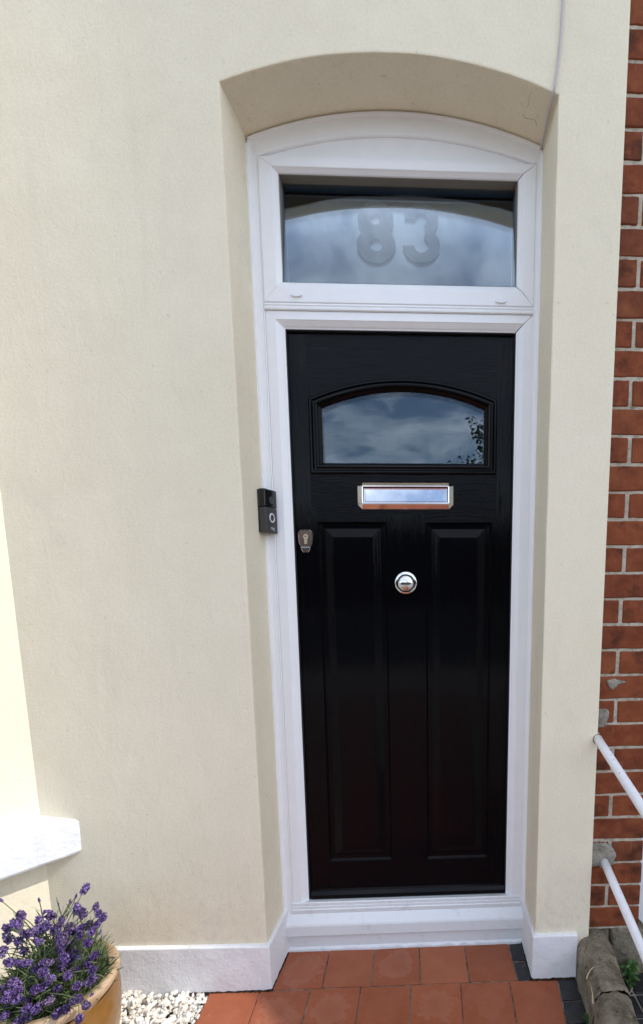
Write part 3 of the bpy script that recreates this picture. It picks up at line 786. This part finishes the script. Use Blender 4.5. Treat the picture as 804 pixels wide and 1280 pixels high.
bell_disc('button_ring', .031, 1.4335, [(.0138, -.001), (.0138, .0012), (.0128, .0018), (.0102, .0018), (.0095, .0008)], 'bell_ring')
bell_disc('button', .031, 1.4335, [(.0095, .0004), (.0080, .0012), (.0005, .0013)], 'bell_grey')
bell_disc('camera_lens', .031, 1.4840, [(.0110, -.001), (.0110, .0010), (.0095, .0013), (.0075, .0004), (.0030, .0012), (.0003, .0015)], 'bell_grey')
fc = bpy.data.curves.new('maker_mark', 'FONT'); fc.body = 'ring'; fc.size = .013; fc.align_x = 'CENTER'; fc.extrude = .0002
tmp = bpy.data.objects.new('maker_mark', fc); COL.objects.link(tmp)
dg = bpy.context.evaluated_depsgraph_get(); tm = bpy.data.meshes.new_from_object(tmp.evaluated_get(dg))
bpy.data.objects.remove(tmp, do_unlink=True)
mm = Matrix((bt, Vector((0, 0, 1)), bn_)).transposed().to_4x4(); mm.translation = F1 + bt * .031 + bn_ * .0005 + Vector((0, 0, 1.4000))
tm.transform(mm); tm.materials.clear()
link_mesh('maker_mark', tm, 'bell_ring', bell)

# ------------------------------------------------------------------ cable down the wall and into the arch corner
cp = [(.412, -.003, 4.6), (.405, -.003, 3.1), (.399, -.0032, 2.65), (.3965, -.0034, 2.585), (.3925, -.0034, 2.530), (.388, -.0035, 2.490), (.3835, -.0036, 2.466), (.3815, -.002, 2.4545), (.3812, .006, 2.4500), (.3826, .045, 2.4455), (.3870, .10, 2.4400), (.3895, .1435, 2.4370)]
v, f = tube(cp, .0031, 10); cb = mesh('cable', v, f, 'cable_grey', None, True, True)
setp(cb, 'thin grey cable running down the render into the right corner of the arch', 'cable')

# ------------------------------------------------------------------ neighbouring brick house
nh = root('brick_house', (1.5, .3, 0), 'red brick house next door with pale mortar joints', 'house')
BF = .020; BH = .07516; BZT = 2.6224
mw = box('wall', .50, .7310, BF + .0035, .24, .139, 3.60, 'lime_mortar', nh, 0)
def brick_mesh(k, w):
    bm = bmesh.new(); bmesh.ops.create_cube(bm, size=1)
    for v_ in bm.verts: v_.co = Vector((v_.co.x * w, v_.co.y * .09, v_.co.z * .0668))
    bmesh.ops.subdivide_edges(bm, edges=[e for e in bm.edges if abs((e.verts[0].co - e.verts[1].co).x) > .01], cuts=5)
    bmesh.ops.bevel(bm, geom=[e for e in bm.edges if len(e.link_faces) == 2 and e.calc_face_angle(0) > .5], offset=.0026, segments=1, affect='EDGES')
    for v_ in bm.verts:
        nn = noise.noise_vector(v_.co * 60 + Vector((k * 7.3, k * 3.1, 0))); n2 = noise.noise_vector(v_.co * 190 + Vector((k * 2.3, 0, k * 5.1))); v_.co += Vector((nn.x * .0014 + n2.x * .0008, nn.y * .0012 + n2.y * .0008, nn.z * .0015 + n2.z * .0010))
    me = bpy.data.meshes.new('brick'); bm.to_mesh(me); bm.free(); me.materials.append(MATS['red_brick']); return me
full = [brick_mesh(k, .166) for k in range(4)]; half = [brick_mesh(k + 9, .066) for k in range(4)]; rest = [brick_mesh(k + 17, .0895) for k in range(4)]
for r in range(-12, 33):
    zc = BZT - (r + .5) * BH + random.uniform(-.0008, .0008)
    if r % 2 == 0: items = [(.555, .7350, full)]
    else:
        xj = .628 + random.uniform(-.004, .004); items = [(xj - .0725, xj - .0055, half), (xj + .005, .7350, rest)]
    for x0, x1, ms in items:
        w0 = max(v_.co.x for v_ in ms[0].vertices) * 2
        o = bpy.data.objects.new('brick', random.choice(ms)); COL.objects.link(o)
        o.location = ((x0 + x1) / 2, BF + .045 + random.uniform(-.0012, .0012), zc)
        o.scale = ((x1 - x0) / w0, 1, 1); o.rotation_euler = (0, random.uniform(-.006, .006), random.uniform(-.006, .006))
        world_parent(o, mw)
# grey stone footing of three split blocks
def lump(name, x0, x1, y0, y1, z0, z1, m, parent, amp=.006, bev=.008, sub=5, sc=22, seed=0, smooth=True):
    bm = box_bm(x0, x1, y0, y1, z0, z1, bev, 2)
    bmesh.ops.subdivide_edges(bm, edges=[e for e in bm.edges if e.calc_length() > .03], cuts=sub, use_grid_fill=True)
    for v_ in bm.verts:
        nn = noise.noise_vector(v_.co * sc + Vector((seed, seed * 2.1, 0))); v_.co += nn * amp
    return bm_mesh(name, bm, m, parent, smooth)
lump('footing_stone', .560, .6135, .016, .2, -.06, .1375, 'old_stone', nh, .005, seed=1)
lump('footing_stone', .6150, .6420, .020, .2, -.06, .1370, 'old_stone', nh, .004, seed=2)
lump('footing_stone', .6475, .7600, .010, .2, -.06, .1375, 'old_stone', nh, .005, seed=3)
# cement patches where the rails enter
def patch(pts, y, th, seed):
    for _ in range(2): pts = [q for i in range(len(pts)) for q in ((pts[i][0] * .75 + pts[(i + 1) % len(pts)][0] * .25, pts[i][1] * .75 + pts[(i + 1) % len(pts)][1] * .25), (pts[i][0] * .25 + pts[(i + 1) % len(pts)][0] * .75, pts[i][1] * .25 + pts[(i + 1) % len(pts)][1] * .75))]
    n_ = 90; cx = sum(p[0] for p in pts) / len(pts); cz = sum(p[1] for p in pts) / len(pts)
    loops = []
    ring = []
    for i in range(n_):
        t = i / n_ * len(pts); k = int(t); u = t - k; p, q = pts[k], pts[(k + 1) % len(pts)]
        x = p[0] + (q[0] - p[0]) * u; z = p[1] + (q[1] - p[1]) * u
        j = 1 + .13 * noise.noise(Vector((x * 110, z * 110, seed))) + .08 * noise.noise(Vector((x * 300, z * 300, seed))); ring.append((cx + (x - cx) * j, cz + (z - cz) * j))
    for s, d in ((1.0, .004), (.98, -th * .5), (.92, -th), (.7, -th * 1.15), (.4, -th * 1.3), (.12, -th * 1.3)):
        loops.append([(cx + (x - cx) * s, y + d + .0016 * noise.noise(Vector((x * 70 * s, z * 70 * s, seed))), cz + (z - cz) * s) for x, z in ring])
    return mesh('cement_patch', *loft(loops, True, True), 'cement', nh, True)
patch([(.556, .436), (.600, .437), (.626, .436), (.640, .419), (.650, .398), (.646, .372), (.628, .352), (.604, .350), (.592, .362), (.556, .352)], BF - .001, .004, 3)
patch([(.556, .868), (.588, .868), (.602, .866), (.606, .846), (.600, .826), (.590, .808), (.556, .806)], BF - .001, .003, 5)
patch([(.592, .950), (.604, .958), (.620, .959), (.632, .953), (.652, .951), (.650, .945), (.630, .942), (.622, .930), (.612, .923), (.603, .928), (.598, .941)], BF - .0005, .0022, 8)
# the rest of that house: white door surround, wall over and beyond, unseen pier and canted bay added for shade
ndf = box('door_frame', .7680, .8200, .105, .15, -.05, 2.10, 'white_upvc', nh)
for k in range(14): box('panel_board', .7430, .7605, .125, .15, -.04 + k * .15, .104 + k * .15, 'white_upvc', ndf, .004)
box('door_frame', 1.52, 1.60, .06, .12, -.05, 2.10, 'white_upvc', nh)
nd = box('door', .82, 1.52, .10, .14, .0, 2.05, 'hall_floor', nh)
for (xa, xb, za, zb) in ((.90, 1.13, .20, .90), (1.21, 1.44, .20, .90), (.90, 1.13, 1.05, 1.92), (1.21, 1.44, 1.05, 1.92)): box('panel', xa, xb, .090, .101, za, zb, 'hall_floor', nd, .006)
box('upper_wall', .7362, 5.2, BF + .001, .24, 2.12, 6.0, 'far_brick', nh, 0)
box('upper_wall', .57, .7358, BF, .24, 3.602, 6.0, 'far_brick', nh, 0)
box('side_wall', 1.60, 5.2, BF, .24, -.05, 2.12, 'far_brick', nh, 0)
box('shade_pier', 1.75, 1.95, -.20, BF, -.05, 6.0, 'far_brick', nh, .003)  # pier out of view, added to keep the sun off the doorway
prism('bay', [(2.40, BF), (3.05, -.63), (4.4, -.63), (5.05, BF)], -.05, 2.62, 'far_brick', nh, .003)  # bay and roof out of view, added and sized to shade the path
prism('bay_roof', [(2.36, BF), (3.03, -.68), (4.42, -.68), (5.09, BF)], 2.62, 2.86, 'roof_slate', nh, .004)

# ------------------------------------------------------------------ boundary kerb and railing
kerb = root('boundary_kerb', (.58, -.02, 0), 'weathered round-topped stone kerb between the red tiled path and the neighbour', 'kerb')
def kerb_stone(y0, y1, seed):
    rows = []; n_ = 70; prof = []
    for i in range(33):
        a = PI * i / 32; prof.append((-.055 * math.copysign(abs(math.cos(a)) ** .8, math.cos(a)), .075 + .066 * math.sin(a) ** .85 if 0 < i < 32 else .075))
    prof = [(-.056, -.06), (-.057, .0), (-.056, .04)] + prof + [(.056, .04), (.057, .0), (.056, -.06)]
    for k in range(n_ + 1):
        y = y0 + (y1 - y0) * k / n_; e = min(k, n_ - k) / n_ * (abs(y1 - y0)); sh = 1 - .045 * math.exp(-e / .010)
        cx = .583 + KS * (y + .0125) if y > -.5 else .583 + KS * -.4875
        L = []
        for px, pz in prof:
            q = Vector((px * 30, y * 16, pz * 30 + seed)); nn = noise.noise_vector(q * .8) * .007 + noise.noise_vector(q * 2.6) * .0032 + noise.noise_vector(q * 7) * .0014
            L.append((cx + px * sh + nn.x, y + nn.y * (0.4 if 0 < k < n_ else .8), pz * (sh if pz > 0 else 1) + nn.z))
        rows.append(L)
    return mesh('coping_stone', *loft(rows, False, False), 'old_stone', kerb, True)
kerb_stone(.075, -.199, 1); kerb_stone(-.2015, -.68, 5); kerb_stone(-.685, -1.2, 9); kerb_stone(-1.205, -1.8, 14); kerb_stone(-1.805, -2.6, 21)
rail = root('boundary_railing', (.57, -1.5, -.02), 'white painted tubular railing with two rails fixed into the house walls', 'railing')
def railtube(a, s, L, r):
    pts = [Vector((a[0], a[1] + .03 - i * .1, a[2] - (i * .1 - .03) * s)) for i in range(int(L / .1) + 1)]
    pts = [p + Vector((0, 0, .0006 * noise.noise(Vector((p.y * 9, a[2], 0))))) for p in pts]
    v_, f_ = tube(pts, r, 18); return mesh('rail', v_, f_, 'rail_paint', rail, True)
railtube((.5665, -.006, .7795), .246, 1.5, .0128)
railtube((.6120, -.002, .3680), .315, 1.5, .0128)
v, f = tube([(.575, -1.46, -.06), (.575, -1.46, .3), (.575, -1.46, .50)], .016, 18); mesh('post', v, f, 'rail_paint', rail, True)
# rusty collar gap at the upper fixing
loops = [[(.5665 + r * math.cos(2 * PI * i / 24), y, .7795 + r * 1.03 * math.sin(2 * PI * i / 24)) for i in range(24)] for r, y in ((.0155, .004), (.0150, -.0012), (.0125, -.0016))]
mesh('fixing_hole', *loft(loops, True), 'crack_dark', rail)

# ------------------------------------------------------------------ gravel
import array
def gravel(name, spots, kind_label):
    ico = bmesh.new(); bmesh.ops.create_icosphere(ico, subdivisions=1, radius=1)
    base = [v_.co.copy() for v_ in ico.verts]; fcs = [tuple(v_.index for v_ in f_.verts) for f_ in ico.faces]; ico.free()
    vv = []; ff = []; cols = []
    tints = [(.74, .70, .62), (.79, .76, .70), (.66, .58, .47), (.82, .81, .78), (.66, .60, .52), (.78, .70, .60), (.60, .61, .62)]
    for (x, y, z, s) in spots:
        R_ = Matrix.Rotation(random.uniform(0, 6.28), 3, 'Z') @ Matrix.Rotation(random.gauss(0, .5), 3, 'X') @ Matrix.Rotation(random.gauss(0, .5), 3, 'Y')
        sx, sy, sz = s * random.uniform(.75, 1.35), s * random.uniform(.65, 1.0), s * random.uniform(.45, .8)
        o_ = len(vv); c = random.choices(tints, (5, 6, 3, 5, 1.4, 3, 1))[0]; k = random.uniform(.88, 1.03)
        for b_ in base:
            j = random.uniform(.72, 1.18)
            p = R_ @ Vector((b_.x * sx * j, b_.y * sy * j, b_.z * sz * j)); vv.append((x + p.x, y + p.y, z + p.z))
        ff += [tuple(o_ + i for i in q) for q in fcs]; cols += [(c[0] * k, c[1] * k, c[2] * k)] * len(base)
    me = bpy.data.meshes.new(name); me.from_pydata(vv, [], ff)
    at = me.color_attributes.new('tint', 'FLOAT_COLOR', 'POINT')
    at.data.foreach_set('color', array.array('f', [q for c in cols for q in (c[0], c[1], c[2], 1.0)]))
    return link_mesh(name, me, 'limestone_chips')
bed = mesh('gravel_bed', [(-2.7, -3.0, -.03), (-.618, -3.0, -.03), (-.618, .0, -.03), (-2.7, .0, -.03)], [(0, 1, 2, 3)], 'soil'); setp(bed, kind='structure')
spots = []
def hz(x): return .006 + .022 * min(max((-.66 - x) / .25, 0), 1)
for _ in range(5200):
    x = random.uniform(-1.12, -.612); y = random.uniform(-.42, -.012)
    if (x + .884) ** 2 + (y + .23) ** 2 < .108 ** 2: continue
    s = random.choice((.005, .0065, .008, .0095, .012))
    if x > -.632: s = min(s, .007)
    spots.append((x, y, random.uniform(-.022, hz(x)) , s))
for _ in range(5200):
    x = random.uniform(-2.6, -.63); y = random.uniform(-2.9, -.40)
    if x < -1.1 and y > -.4: continue
    spots.append((x, y, random.uniform(-.02, .006), random.uniform(.010, .017)))
gv = gravel('gravel', spots, '')
setp(gv, 'pale limestone chippings spread between the pot and the tiled path', 'gravel', 'stuff')

# ------------------------------------------------------------------ plant pot and lavender
PC = Vector((-.884, -.231, 0)); PR = .1345; PH = .268
pot = root('plant_pot', (PC.x, PC.y, 0), 'ochre glazed round clay pot with bare beige rim under the bay sill', 'pot')
pp = [(.085, .0), (.092, .004), (.110, .05), (.124, .11), (.1315, .17), (.1325, .21), (.1290, .236), (.1265, .244)]
mesh('body', *loft(lathe(pp, 64, (PC.x, PC.y, -.012)), True, False, True), 'ochre_glaze', pot, True)
rp = [(.1262, .240), (.1300, .2445), (.1335, .252), (.1348, .260), (.1335, .2665), (.1295, .2705), (.1235, .2715), (.1185, .2690), (.1130, .2690), (.1095, .2660), (.1080, .2600), (.1085, .235), (.110, .20)]
mesh('rim', *loft(lathe(rp, 64, (PC.x, PC.y, -.004)), True), 'bare_clay_rim', pot, True)
mesh('soil', *loft(lathe([(.111, .222), (.07, .226), (.01, .229)], 32, (PC.x, PC.y, 0)), True, True), 'soil', pot, True)

lav = root('lavender_plant', (PC.x, PC.y, .225), 'purple flowering lavender growing in the ochre clay pot', 'plant')
def strip_mesh(name, items, m, parent, kind=None):
    """items: list of (verts, faces, tint)"""
    vv = []; ff = []; cc = []
    for v_, f_, c in items:
        o_ = len(vv); vv += v_; ff += [tuple(o_ + i for i in q) for q in f_]; cc += [c] * len(v_)
    me = bpy.data.meshes.new(name); me.from_pydata([tuple(v_) for v_ in vv], [], ff)
    at = me.color_attributes.new('tint', 'FLOAT_COLOR', 'POINT')
    at.data.foreach_set('color', array.array('f', [q for c in cc for q in (c, c, c, 1.0)]))
    o = link_mesh(name, me, m, parent)
    if kind: setp(o, kind=kind)
    return o
def blade(p, d, L, w, curl=0.0, n=4, th=.0004):
    """narrow leaf with a folded section"""
    d = d.normalized(); side = d.cross(Vector((random.uniform(-1, 1), random.uniform(-1, 1), random.uniform(.2, 1)))).normalized()
    up = side.cross(d); v_ = []; f_ = []
    for i in range(n + 1):
        t = i / n; ww = w * math.sin(PI * min(.12 + t * .88, 1)) ** .7 if i < n else 0.0003
        c = p + d * (L * t) + up * (curl * L * t * t)
        v_ += [c - side * ww + up * ww * .5, c, c + side * ww + up * ww * .5]
    for i in range(n):
        a_ = i * 3; f_ += [(a_, a_ + 1, a_ + 4, a_ + 3), (a_ + 1, a_ + 2, a_ + 5, a_ + 4)]
    return v_, f_
FL = [(8.7, 1159.7), (26, 1144), (48.5, 1150), (62, 1143.5), (77, 1150), (23, 1161), (32, 1167), (41, 1165), (52, 1161.5), (68, 1162), (76, 1171.5), (84.6, 1166), (23, 1176), (29, 1188), (76, 1186), (97, 1136),
      (107, 1110.5), (120, 1133.5), (123.5, 1141.6), (129, 1146.6), (122, 1155), (104, 1141.6), (111, 1156), (101, 1160), (93.6, 1165), (100, 1170), (115, 1164), (110, 1178), (90, 1181),
      (55, 1203.6), (53.5, 1215.5), (63, 1224), (80, 1197), (87, 1206), (97, 1194), (24, 1204), (12, 1202), (19, 1231), (37, 1228), (20, 1238.5), (43.5, 1237), (53, 1234), (7.5, 1248), (22, 1250), (33.6, 1250), (61, 1251), (50, 1256), (33.6, 1261), (5, 1270), (30, 1273), (72, 1267), (82, 1261.5),
      (118.5, 1193.7), (111.6, 1203), (116.6, 1211.7), (114, 1225), (99, 1249), (108, 1257), (99, 1274), (96, 1211.7), (14, 1258), (2, 1236), (64, 1246), (45, 1262), (12, 1241), (73, 1158), (88, 1158), (60, 1158), (10, 1172)]
rl = random.Random(21)
FL += [(rl.uniform(0, 96), 1150 + 112 * rl.random()) for _ in range(26)]
SM = [(49, 1125, .5), (88, 1127, .5), (95, 1120.5, .5), (1, 1125, .6), (125, 1166, .45), (141, 1197, .4), (115, 1243.5, .55), (73, 1130, .35)]
random.seed(11)
def fl_y(py): return -.165 - .19 * min(max((py - 1110) / 165, 0), 1) + random.uniform(-.028, .028)
# four lavender heads: whorls of small open florets
def head_mesh(k):
    rnd = random.Random(k); items = []
    for w in range(4):
        zc = -.009 + w * .0062; rr = (.0075, .0092, .0078, .0045)[w]; cnt = (9, 11, 9, 5)[w]
        for i in range(cnt):
            a_ = 2 * PI * (i + rnd.random() * .7) / cnt; el = rnd.uniform(-.35, .6)
            d = Vector((math.cos(a_) * math.cos(el), math.sin(a_) * math.cos(el), math.sin(el)))
            c = Vector((0, 0, zc + rnd.uniform(-.0015, .0015))) + d * rr
            u_ = d.cross(Vector((0, 0, 1))).normalized(); w_ = u_.cross(d)
            # calyx
            v_ = []; f_ = []
            for q in range(4):
                an = q * PI / 2; v_.append(Vector((0, 0, zc)) + (u_ * math.cos(an) + w_ * math.sin(an)) * .0014)
            for q in range(4):
                an = q * PI / 2; v_.append(c + (u_ * math.cos(an) + w_ * math.sin(an)) * .0017)
            f_ = [(q, (q + 1) % 4, (q + 1) % 4 + 4, q + 4) for q in range(4)]
            items.append((v_, f_, rnd.uniform(.0, .30)))
            # lips
            for q in range(5):
                an = q * 2 * PI / 5 + rnd.random(); s_ = rnd.uniform(.0030, .0046)
                e = (u_ * math.cos(an) + w_ * math.sin(an)); t_ = d.cross(e)
                v_ = [c, c + e * s_ * .6 + t_ * s_ * .45 + d * .0008, c + e * s_ + d * rnd.uniform(-.001, .0018), c + e * s_ * .6 - t_ * s_ * .45 + d * .0008]
                items.append((v_, [(0, 1, 2, 3)], rnd.uniform(.20, 1.0) ** 1.4))
    vv = []; ff = []; cc = []
    for v_, f_, c in items:
        o_ = len(vv); vv += v_; ff += [tuple(o_ + i for i in q) for q in f_]; cc += [c] * len(v_)
    me = bpy.data.meshes.new('flower_head'); me.from_pydata([tuple(v_) for v_ in vv], [], ff)
    at = me.color_attributes.new('tint', 'FLOAT_COLOR', 'POINT'); at.data.foreach_set('color', array.array('f', [q for c in cc for q in (c, c, c, 1.0)]))
    me.materials.append(MATS['lavender_petal']); return me
heads = [head_mesh(k) for k in range(6)]
stems = []
for i, e in enumerate(FL + SM):
    px, py = e[0], e[1]; s = e[2] if len(e) > 2 else random.uniform(.78, 1.10)
    P_ = at_y(px, py, fl_y(py))
    rootp = Vector((PC.x + random.uniform(-.06, .06), PC.y + random.uniform(-.06, .06), .228))
    d = (P_ - rootp); mid = rootp + d * .5 + Vector((-d.x * .12, -d.y * .12, .03))
    pts = [rootp, rootp.lerp(mid, .55) + Vector((0, 0, .006)), mid, mid.lerp(P_, .55) + Vector((0, 0, .004)), P_]
    v_, f_ = tube(pts, .0011, 5); stems.append((v_, f_, random.uniform(.35, .9)))
    ax = (P_ - mid).normalized() * .6 + Vector((random.uniform(-.3, .3), random.uniform(-.5, .1), .35))
    o = bpy.data.objects.new('flower_head', heads[i % 6]); COL.objects.link(o); o.location = P_
    o.rotation_euler = (ax.to_track_quat('Z', 'Y').to_matrix() @ Matrix.Rotation(random.uniform(0, 6), 3, 'Z')).to_euler()
    o.scale = (s, s, s * random.uniform(.9, 1.25)) if len(e) == 2 else (s * .55, s * .55, s * 1.1)
    world_parent(o, lav)
    for _ in range(4):
        t = random.uniform(.35, .8); q = pts[1].lerp(pts[4], t)
        stems.append((*blade(q, (P_ - rootp).normalized() + Vector((random.uniform(-.8, .8), random.uniform(-.8, .8), random.uniform(-.1, .5))), random.uniform(.02, .045), .0013, random.uniform(-.3, .3)), random.uniform(.2, 1)))
for _ in range(2100):
    a_ = random.uniform(0, 2 * PI); r_ = .101 * math.sqrt(random.random()); hgt = random.random()
    q = Vector((PC.x + r_ * math.cos(a_), PC.y + r_ * math.sin(a_), .228 + hgt * .115 * (1.15 - r_ / .14)))
    d = Vector((math.cos(a_) * r_ * 6 + random.uniform(-.7, .7), math.sin(a_) * r_ * 6 + random.uniform(-.7, .7), random.uniform(.15, 1.2)))
    stems.append((*blade(q, d, random.uniform(.025, .060), random.uniform(.0012, .0021), random.uniform(-.35, .35)), random.uniform(0, 1)))
fo = strip_mesh('foliage', stems, 'lavender_leaf', lav, 'stuff')

# ------------------------------------------------------------------ weeds, straw
def weed(name, c, n_, h, w, label):
    r_ = root(name, c, label, 'weed'); it = []
    c = Vector(c)
    for i in range(n_):
        a_ = random.uniform(0, 2 * PI); z = random.random()
        q = c + Vector((math.cos(a_) * w * .35 * random.random(), math.sin(a_) * w * .35 * random.random(), z * h * .7))
        d = Vector((math.cos(a_), math.sin(a_), random.uniform(.1, .9)))
        L = random.uniform(.5, 1.0) * w; d.normalize(); side = d.cross(Vector((0, 0, 1))).normalized(); up = side.cross(d)
        v_ = []
        for k, ww in enumerate((.15, .75, 1.0, .8, .05)):
            t = k / 4; p = q + d * L * t - Vector((0, 0, L * .35 * t * t)); v_ += [p - side * ww * L * .24 + up * .002, p, p + side * ww * L * .24 + up * .002]
        f_ = []
        for k in range(4): f_ += [(k * 3, k * 3 + 1, k * 3 + 4, k * 3 + 3), (k * 3 + 1, k * 3 + 2, k * 3 + 5, k * 3 + 4)]
        it.append((v_, f_, random.random()))
        sv, sf = tube([c + Vector((0, 0, -.01)), c.lerp(q, .6), q], .0012, 5); it.append((sv, sf, .5))
    strip_mesh('leaves', it, 'weed_leaf', r_, 'stuff')
weed('weed', (.695, -.022, -.012), 46, .085, .030, 'leafy green weed at the foot of the grey stone footing')
weed('weed', (.508, -.168, -.004), 16, .035, .020, 'small green weed squeezed between black tiles and the kerb')
def straw(pts, r, label):
    v_, f_ = tube(pts, r, 6, [1, .9, .7, .4][:len(pts)]); o = mesh('dry_stalk', v_, f_, 'dry_straw', None, True, True); setp(o, label, 'stalk', None, 'dry stalks on the stone kerb'); return o
def at_z(px, py, z):
    d = RW @ Vector(((px - PPX) / F_PX, 1.0, -(py - PPY) / F_PX)); return CAM + d * ((z - CAM.z) / d.z)
straw([at_z(733, 1224, .112), at_z(735.5, 1217, .120), at_z(739, 1211.5, .130), at_z(742.5, 1209, .138)], .0021, 'pale dry stalk lying highest on the kerb near the wall')
straw([at_z(741.5, 1255, .126), at_z(741, 1246, .130), at_z(739.8, 1236, .130), at_z(737.5, 1227.7, .126)], .0016, 'thin bent dry stalk lying along the kerb above the joint')
straw([at_z(782, 1254, -.006), at_z(784, 1248, .004), at_z(787.5, 1241, .016), at_z(791.4, 1234.7, .030)], .0017, 'upright brown dry stalk beside the right foot of the kerb')

# ------------------------------------------------------------------ tree across the road (mirrored in the door pane)
tree = root('tree', (2.9, -15.0, -.06), 'dark leafy tree seen mirrored in the arched pane of the door', 'tree')
random.seed(5)
tp = [(2.9, -15, -.1), (2.95, -15.05, 1.2), (2.85, -15, 2.6), (2.95, -14.9, 4.2), (3.0, -15, 6.0)]
v, f = tube(tp, .16, 10, [1.3, 1, .85, .6, .2]); mesh('trunk', v, f, 'tree_bark', tree, True)
its = []
for i in range(26):
    z = random.uniform(2.2, 5.6); a_ = random.uniform(0, 6.28); L = random.uniform(.5, 1.25) * (1.15 - (z - 2.2) / 6)
    b0 = Vector((2.92, -15, z)); e = b0 + Vector((math.cos(a_) * L, math.sin(a_) * L, random.uniform(.3, .8)))
    v, f = tube([b0, b0.lerp(e, .5) + Vector((0, 0, .08)), e], .03, 6, [1, .7, .3]); its.append((v, f, .1))
    for _ in range(75):
        q = b0.lerp(e, random.uniform(.3, 1.1)) + Vector((random.gauss(0, .17), random.gauss(0, .17), random.gauss(0, .15)))
        its.append((*blade(q, Vector((random.uniform(-1, 1), random.uniform(-1, 1), random.uniform(-.8, .6))), random.uniform(.10, .17), random.uniform(.03, .05), 0, 3), random.random()))
strip_mesh('crown', its, 'tree_leaf', tree, 'stuff')

hedge = root('hedge', (0, -13.6, -.06), 'long dark hedge added across the road to darken the door reflections', 'hedge')  # added to block the bright low horizon in the door reflections
its = []
for i in range(7000):
    x = random.uniform(-16, 16); top = 2.95 + .25 * noise.noise(Vector((x * .6, 0, 0))) + .12 * noise.noise(Vector((x * 2.3, 4, 0)))
    z = top * random.random() ** .75
    q = Vector((x, -13.6 + random.uniform(-.45, .45), z))
    its.append((*blade(q, Vector((random.uniform(-1, 1), random.uniform(-.6, 1), random.uniform(-.5, .8))), random.uniform(.16, .30), random.uniform(.05, .09), 0, 2), random.random()))
strip_mesh('foliage', its, 'tree_leaf', hedge, 'stuff')
v, f = loft([[(x, -13.6 + a, b) for a, b in ((-.4, -.06), (.4, -.06), (.42, 1.5), (.28, 2.6 + .2 * noise.noise(Vector((x * .6, 0, 0)))), (-.28, 2.6), (-.42, 1.5))] for x in [-16 + i * .5 for i in range(65)]], True, True, True)
mesh('hedge_core', v, f, 'tree_bark', hedge)
